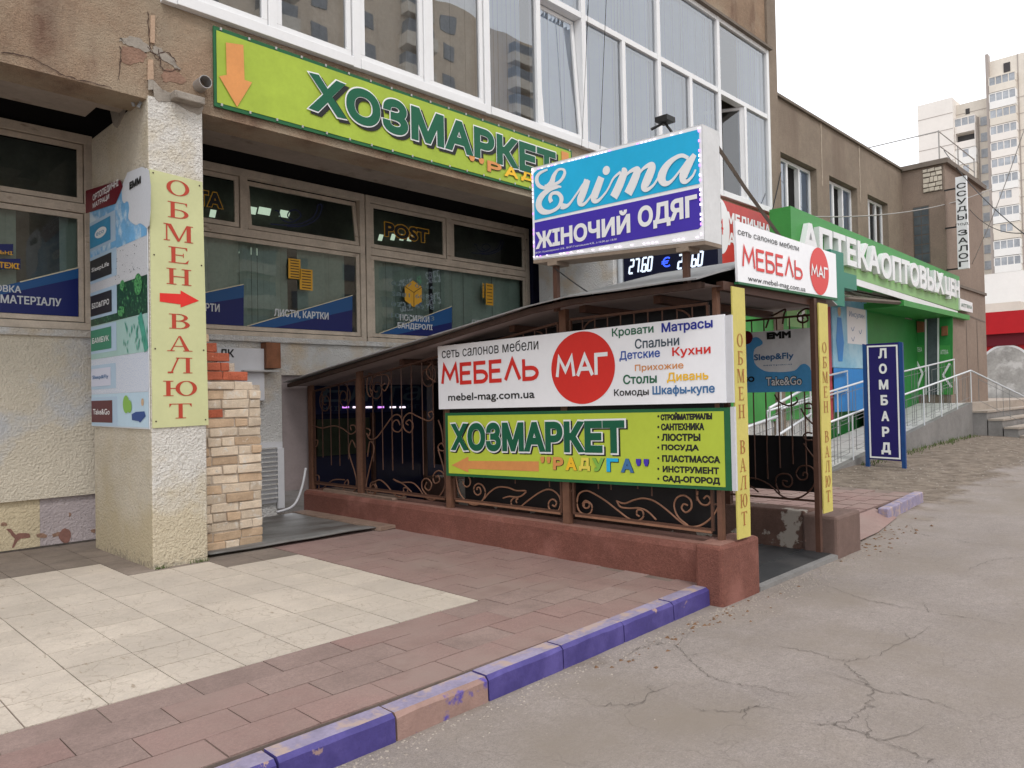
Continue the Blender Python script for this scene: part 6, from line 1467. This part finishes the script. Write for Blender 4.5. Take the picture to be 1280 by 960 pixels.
# ------------------------------------------------------------------ cables
def cable(label, a, b_, sag, m='cable_grey', r=.012):
    a, b_ = Vector(a), Vector(b_); mb = MB(); mb.tube([a.lerp(b_, t/16)-Vector((0, 0, sag*4*(t/16)*(1-t/16))) for t in range(17)], r, 4)
    tag(mb.build('overhead_cable', m, smooth=True), label, 'cable', 'cables strung across the buildings')
cable('pale overhead cable crossing low in front of the brown upper windows', at(965, 268, 1, 6.9), at(1240, 236, 1, 6.0), .35, r=.014)
cable('overhead cable falling right from the roof of the stairwell block', at(1180, 188, 1, 7), at(1290, 300, 1, 3), .2, 'cable', .014)
cable('thin cable across the tower from the loan sign to the right', at(1212, 262, 1, 6), at(1290, 290, 1, 3), .25, 'cable', .01)
cable('steep cable running up to the right in front of the tower', at(1215, 330, 1, 6), at(1290, 132, 1, 4), .2, 'cable_grey', .012)
cable('thin black wire hanging down across the upper windows', at(758, -5, 1, 6.9), at(750, 186, 1, 6.9), -.02, 'cable', .006)
cable('second thin black wire beside the first on the upper windows', at(736, -5, 1, 6.9), at(727, 184, 1, 6.9), .03, 'cable', .004)
cable('black cable dropping beside the corner pier to the green fascia', at(976, 215, 1, 7.0), at(964, 268, 1, 6.9), .03, 'cable', .012)

# ------------------------------------------------------------------ grit, leaves, weeds
def scatter(name, n, region, size, m, seed, zf=gh):
    rnd = random.Random(seed); mb = MB(); c = 0
    while c < n:
        x, y = region(rnd)
        s_ = size*rnd.uniform(.4, 1.3); z = zf(x, y); a = rnd.uniform(0, 6.28); h = s_*rnd.uniform(.3, .7)
        p = [Vector((x+s_*math.cos(a+k*2.094), y+s_*math.sin(a+k*2.094)*.8, z)) for k in range(3)]; t = Vector((x+rnd.uniform(-.3, .3)*s_, y, z+h))
        n0 = len(mb.v); mb.v += [tuple(q) for q in p]+[tuple(t)]; mb.f += [(n0, n0+1, n0+3), (n0+1, n0+2, n0+3), (n0+2, n0, n0+3)]; mb.m += [0]*3; c += 1
    kind(mb.build(name, m), 'stuff')
scatter('gravel', 420, lambda r: (r.uniform(8.3, 16), r.uniform(3.3, 5.6)), .022, 'pebble', 3)
scatter('gravel', 260, lambda r: (r.uniform(14, 24), r.uniform(2.2, 5.6)), .03, 'pebble', 8)
scatter('grit', 700, lambda r: ((lambda x: (x, 2.9-abs(r.gauss(0, .10))))(r.uniform(0, 5.1))), .008, 'pebble', 4)
scatter('grit', 900, lambda r: (r.uniform(5.0, 8.2), 2.86-abs(r.gauss(0, .16))), .011, 'pebble', 5)
scatter('grit', 900, lambda r: (r.uniform(.3, 12), r.uniform(-.5, 3.0)), .006, 'pebble', 6)
scatter('leaf_litter', 60, lambda r: (r.gauss(4.7, .5), 2.85-abs(r.gauss(0, .12))), .02, 'leaf_litter', 7)
scatter('leaf_litter', 120, lambda r: (r.gauss(8.4, .7), r.gauss(3.0, .2)), .025, 'leaf_litter', 9)
rnd = random.Random(5); mb = MB()
for i in range(420):
    x = rnd.uniform(15.5, 24); y = 5.62-abs(rnd.gauss(0, .12)); z = gh(x, y); h = rnd.uniform(.03, .12); a = rnd.uniform(0, 6.28)
    mb.quad((x, y, z), (x+.02*math.cos(a), y+.02*math.sin(a), z), (x+rnd.uniform(-.04, .04), y+rnd.uniform(-.04, .04), z+h))
for i in range(90):
    x = rnd.choice([rnd.gauss(2.62, .03), rnd.gauss(2.98, .05)]); y = 7.06-abs(rnd.gauss(0, .012)); h = rnd.uniform(.01, .05)
    mb.quad((x, y, .118), (x+.006, y, .118), (x+rnd.uniform(-.02, .02), y+rnd.uniform(-.02, .01), .12+h))
kind(mb.build('weeds', 'weed'), 'stuff')
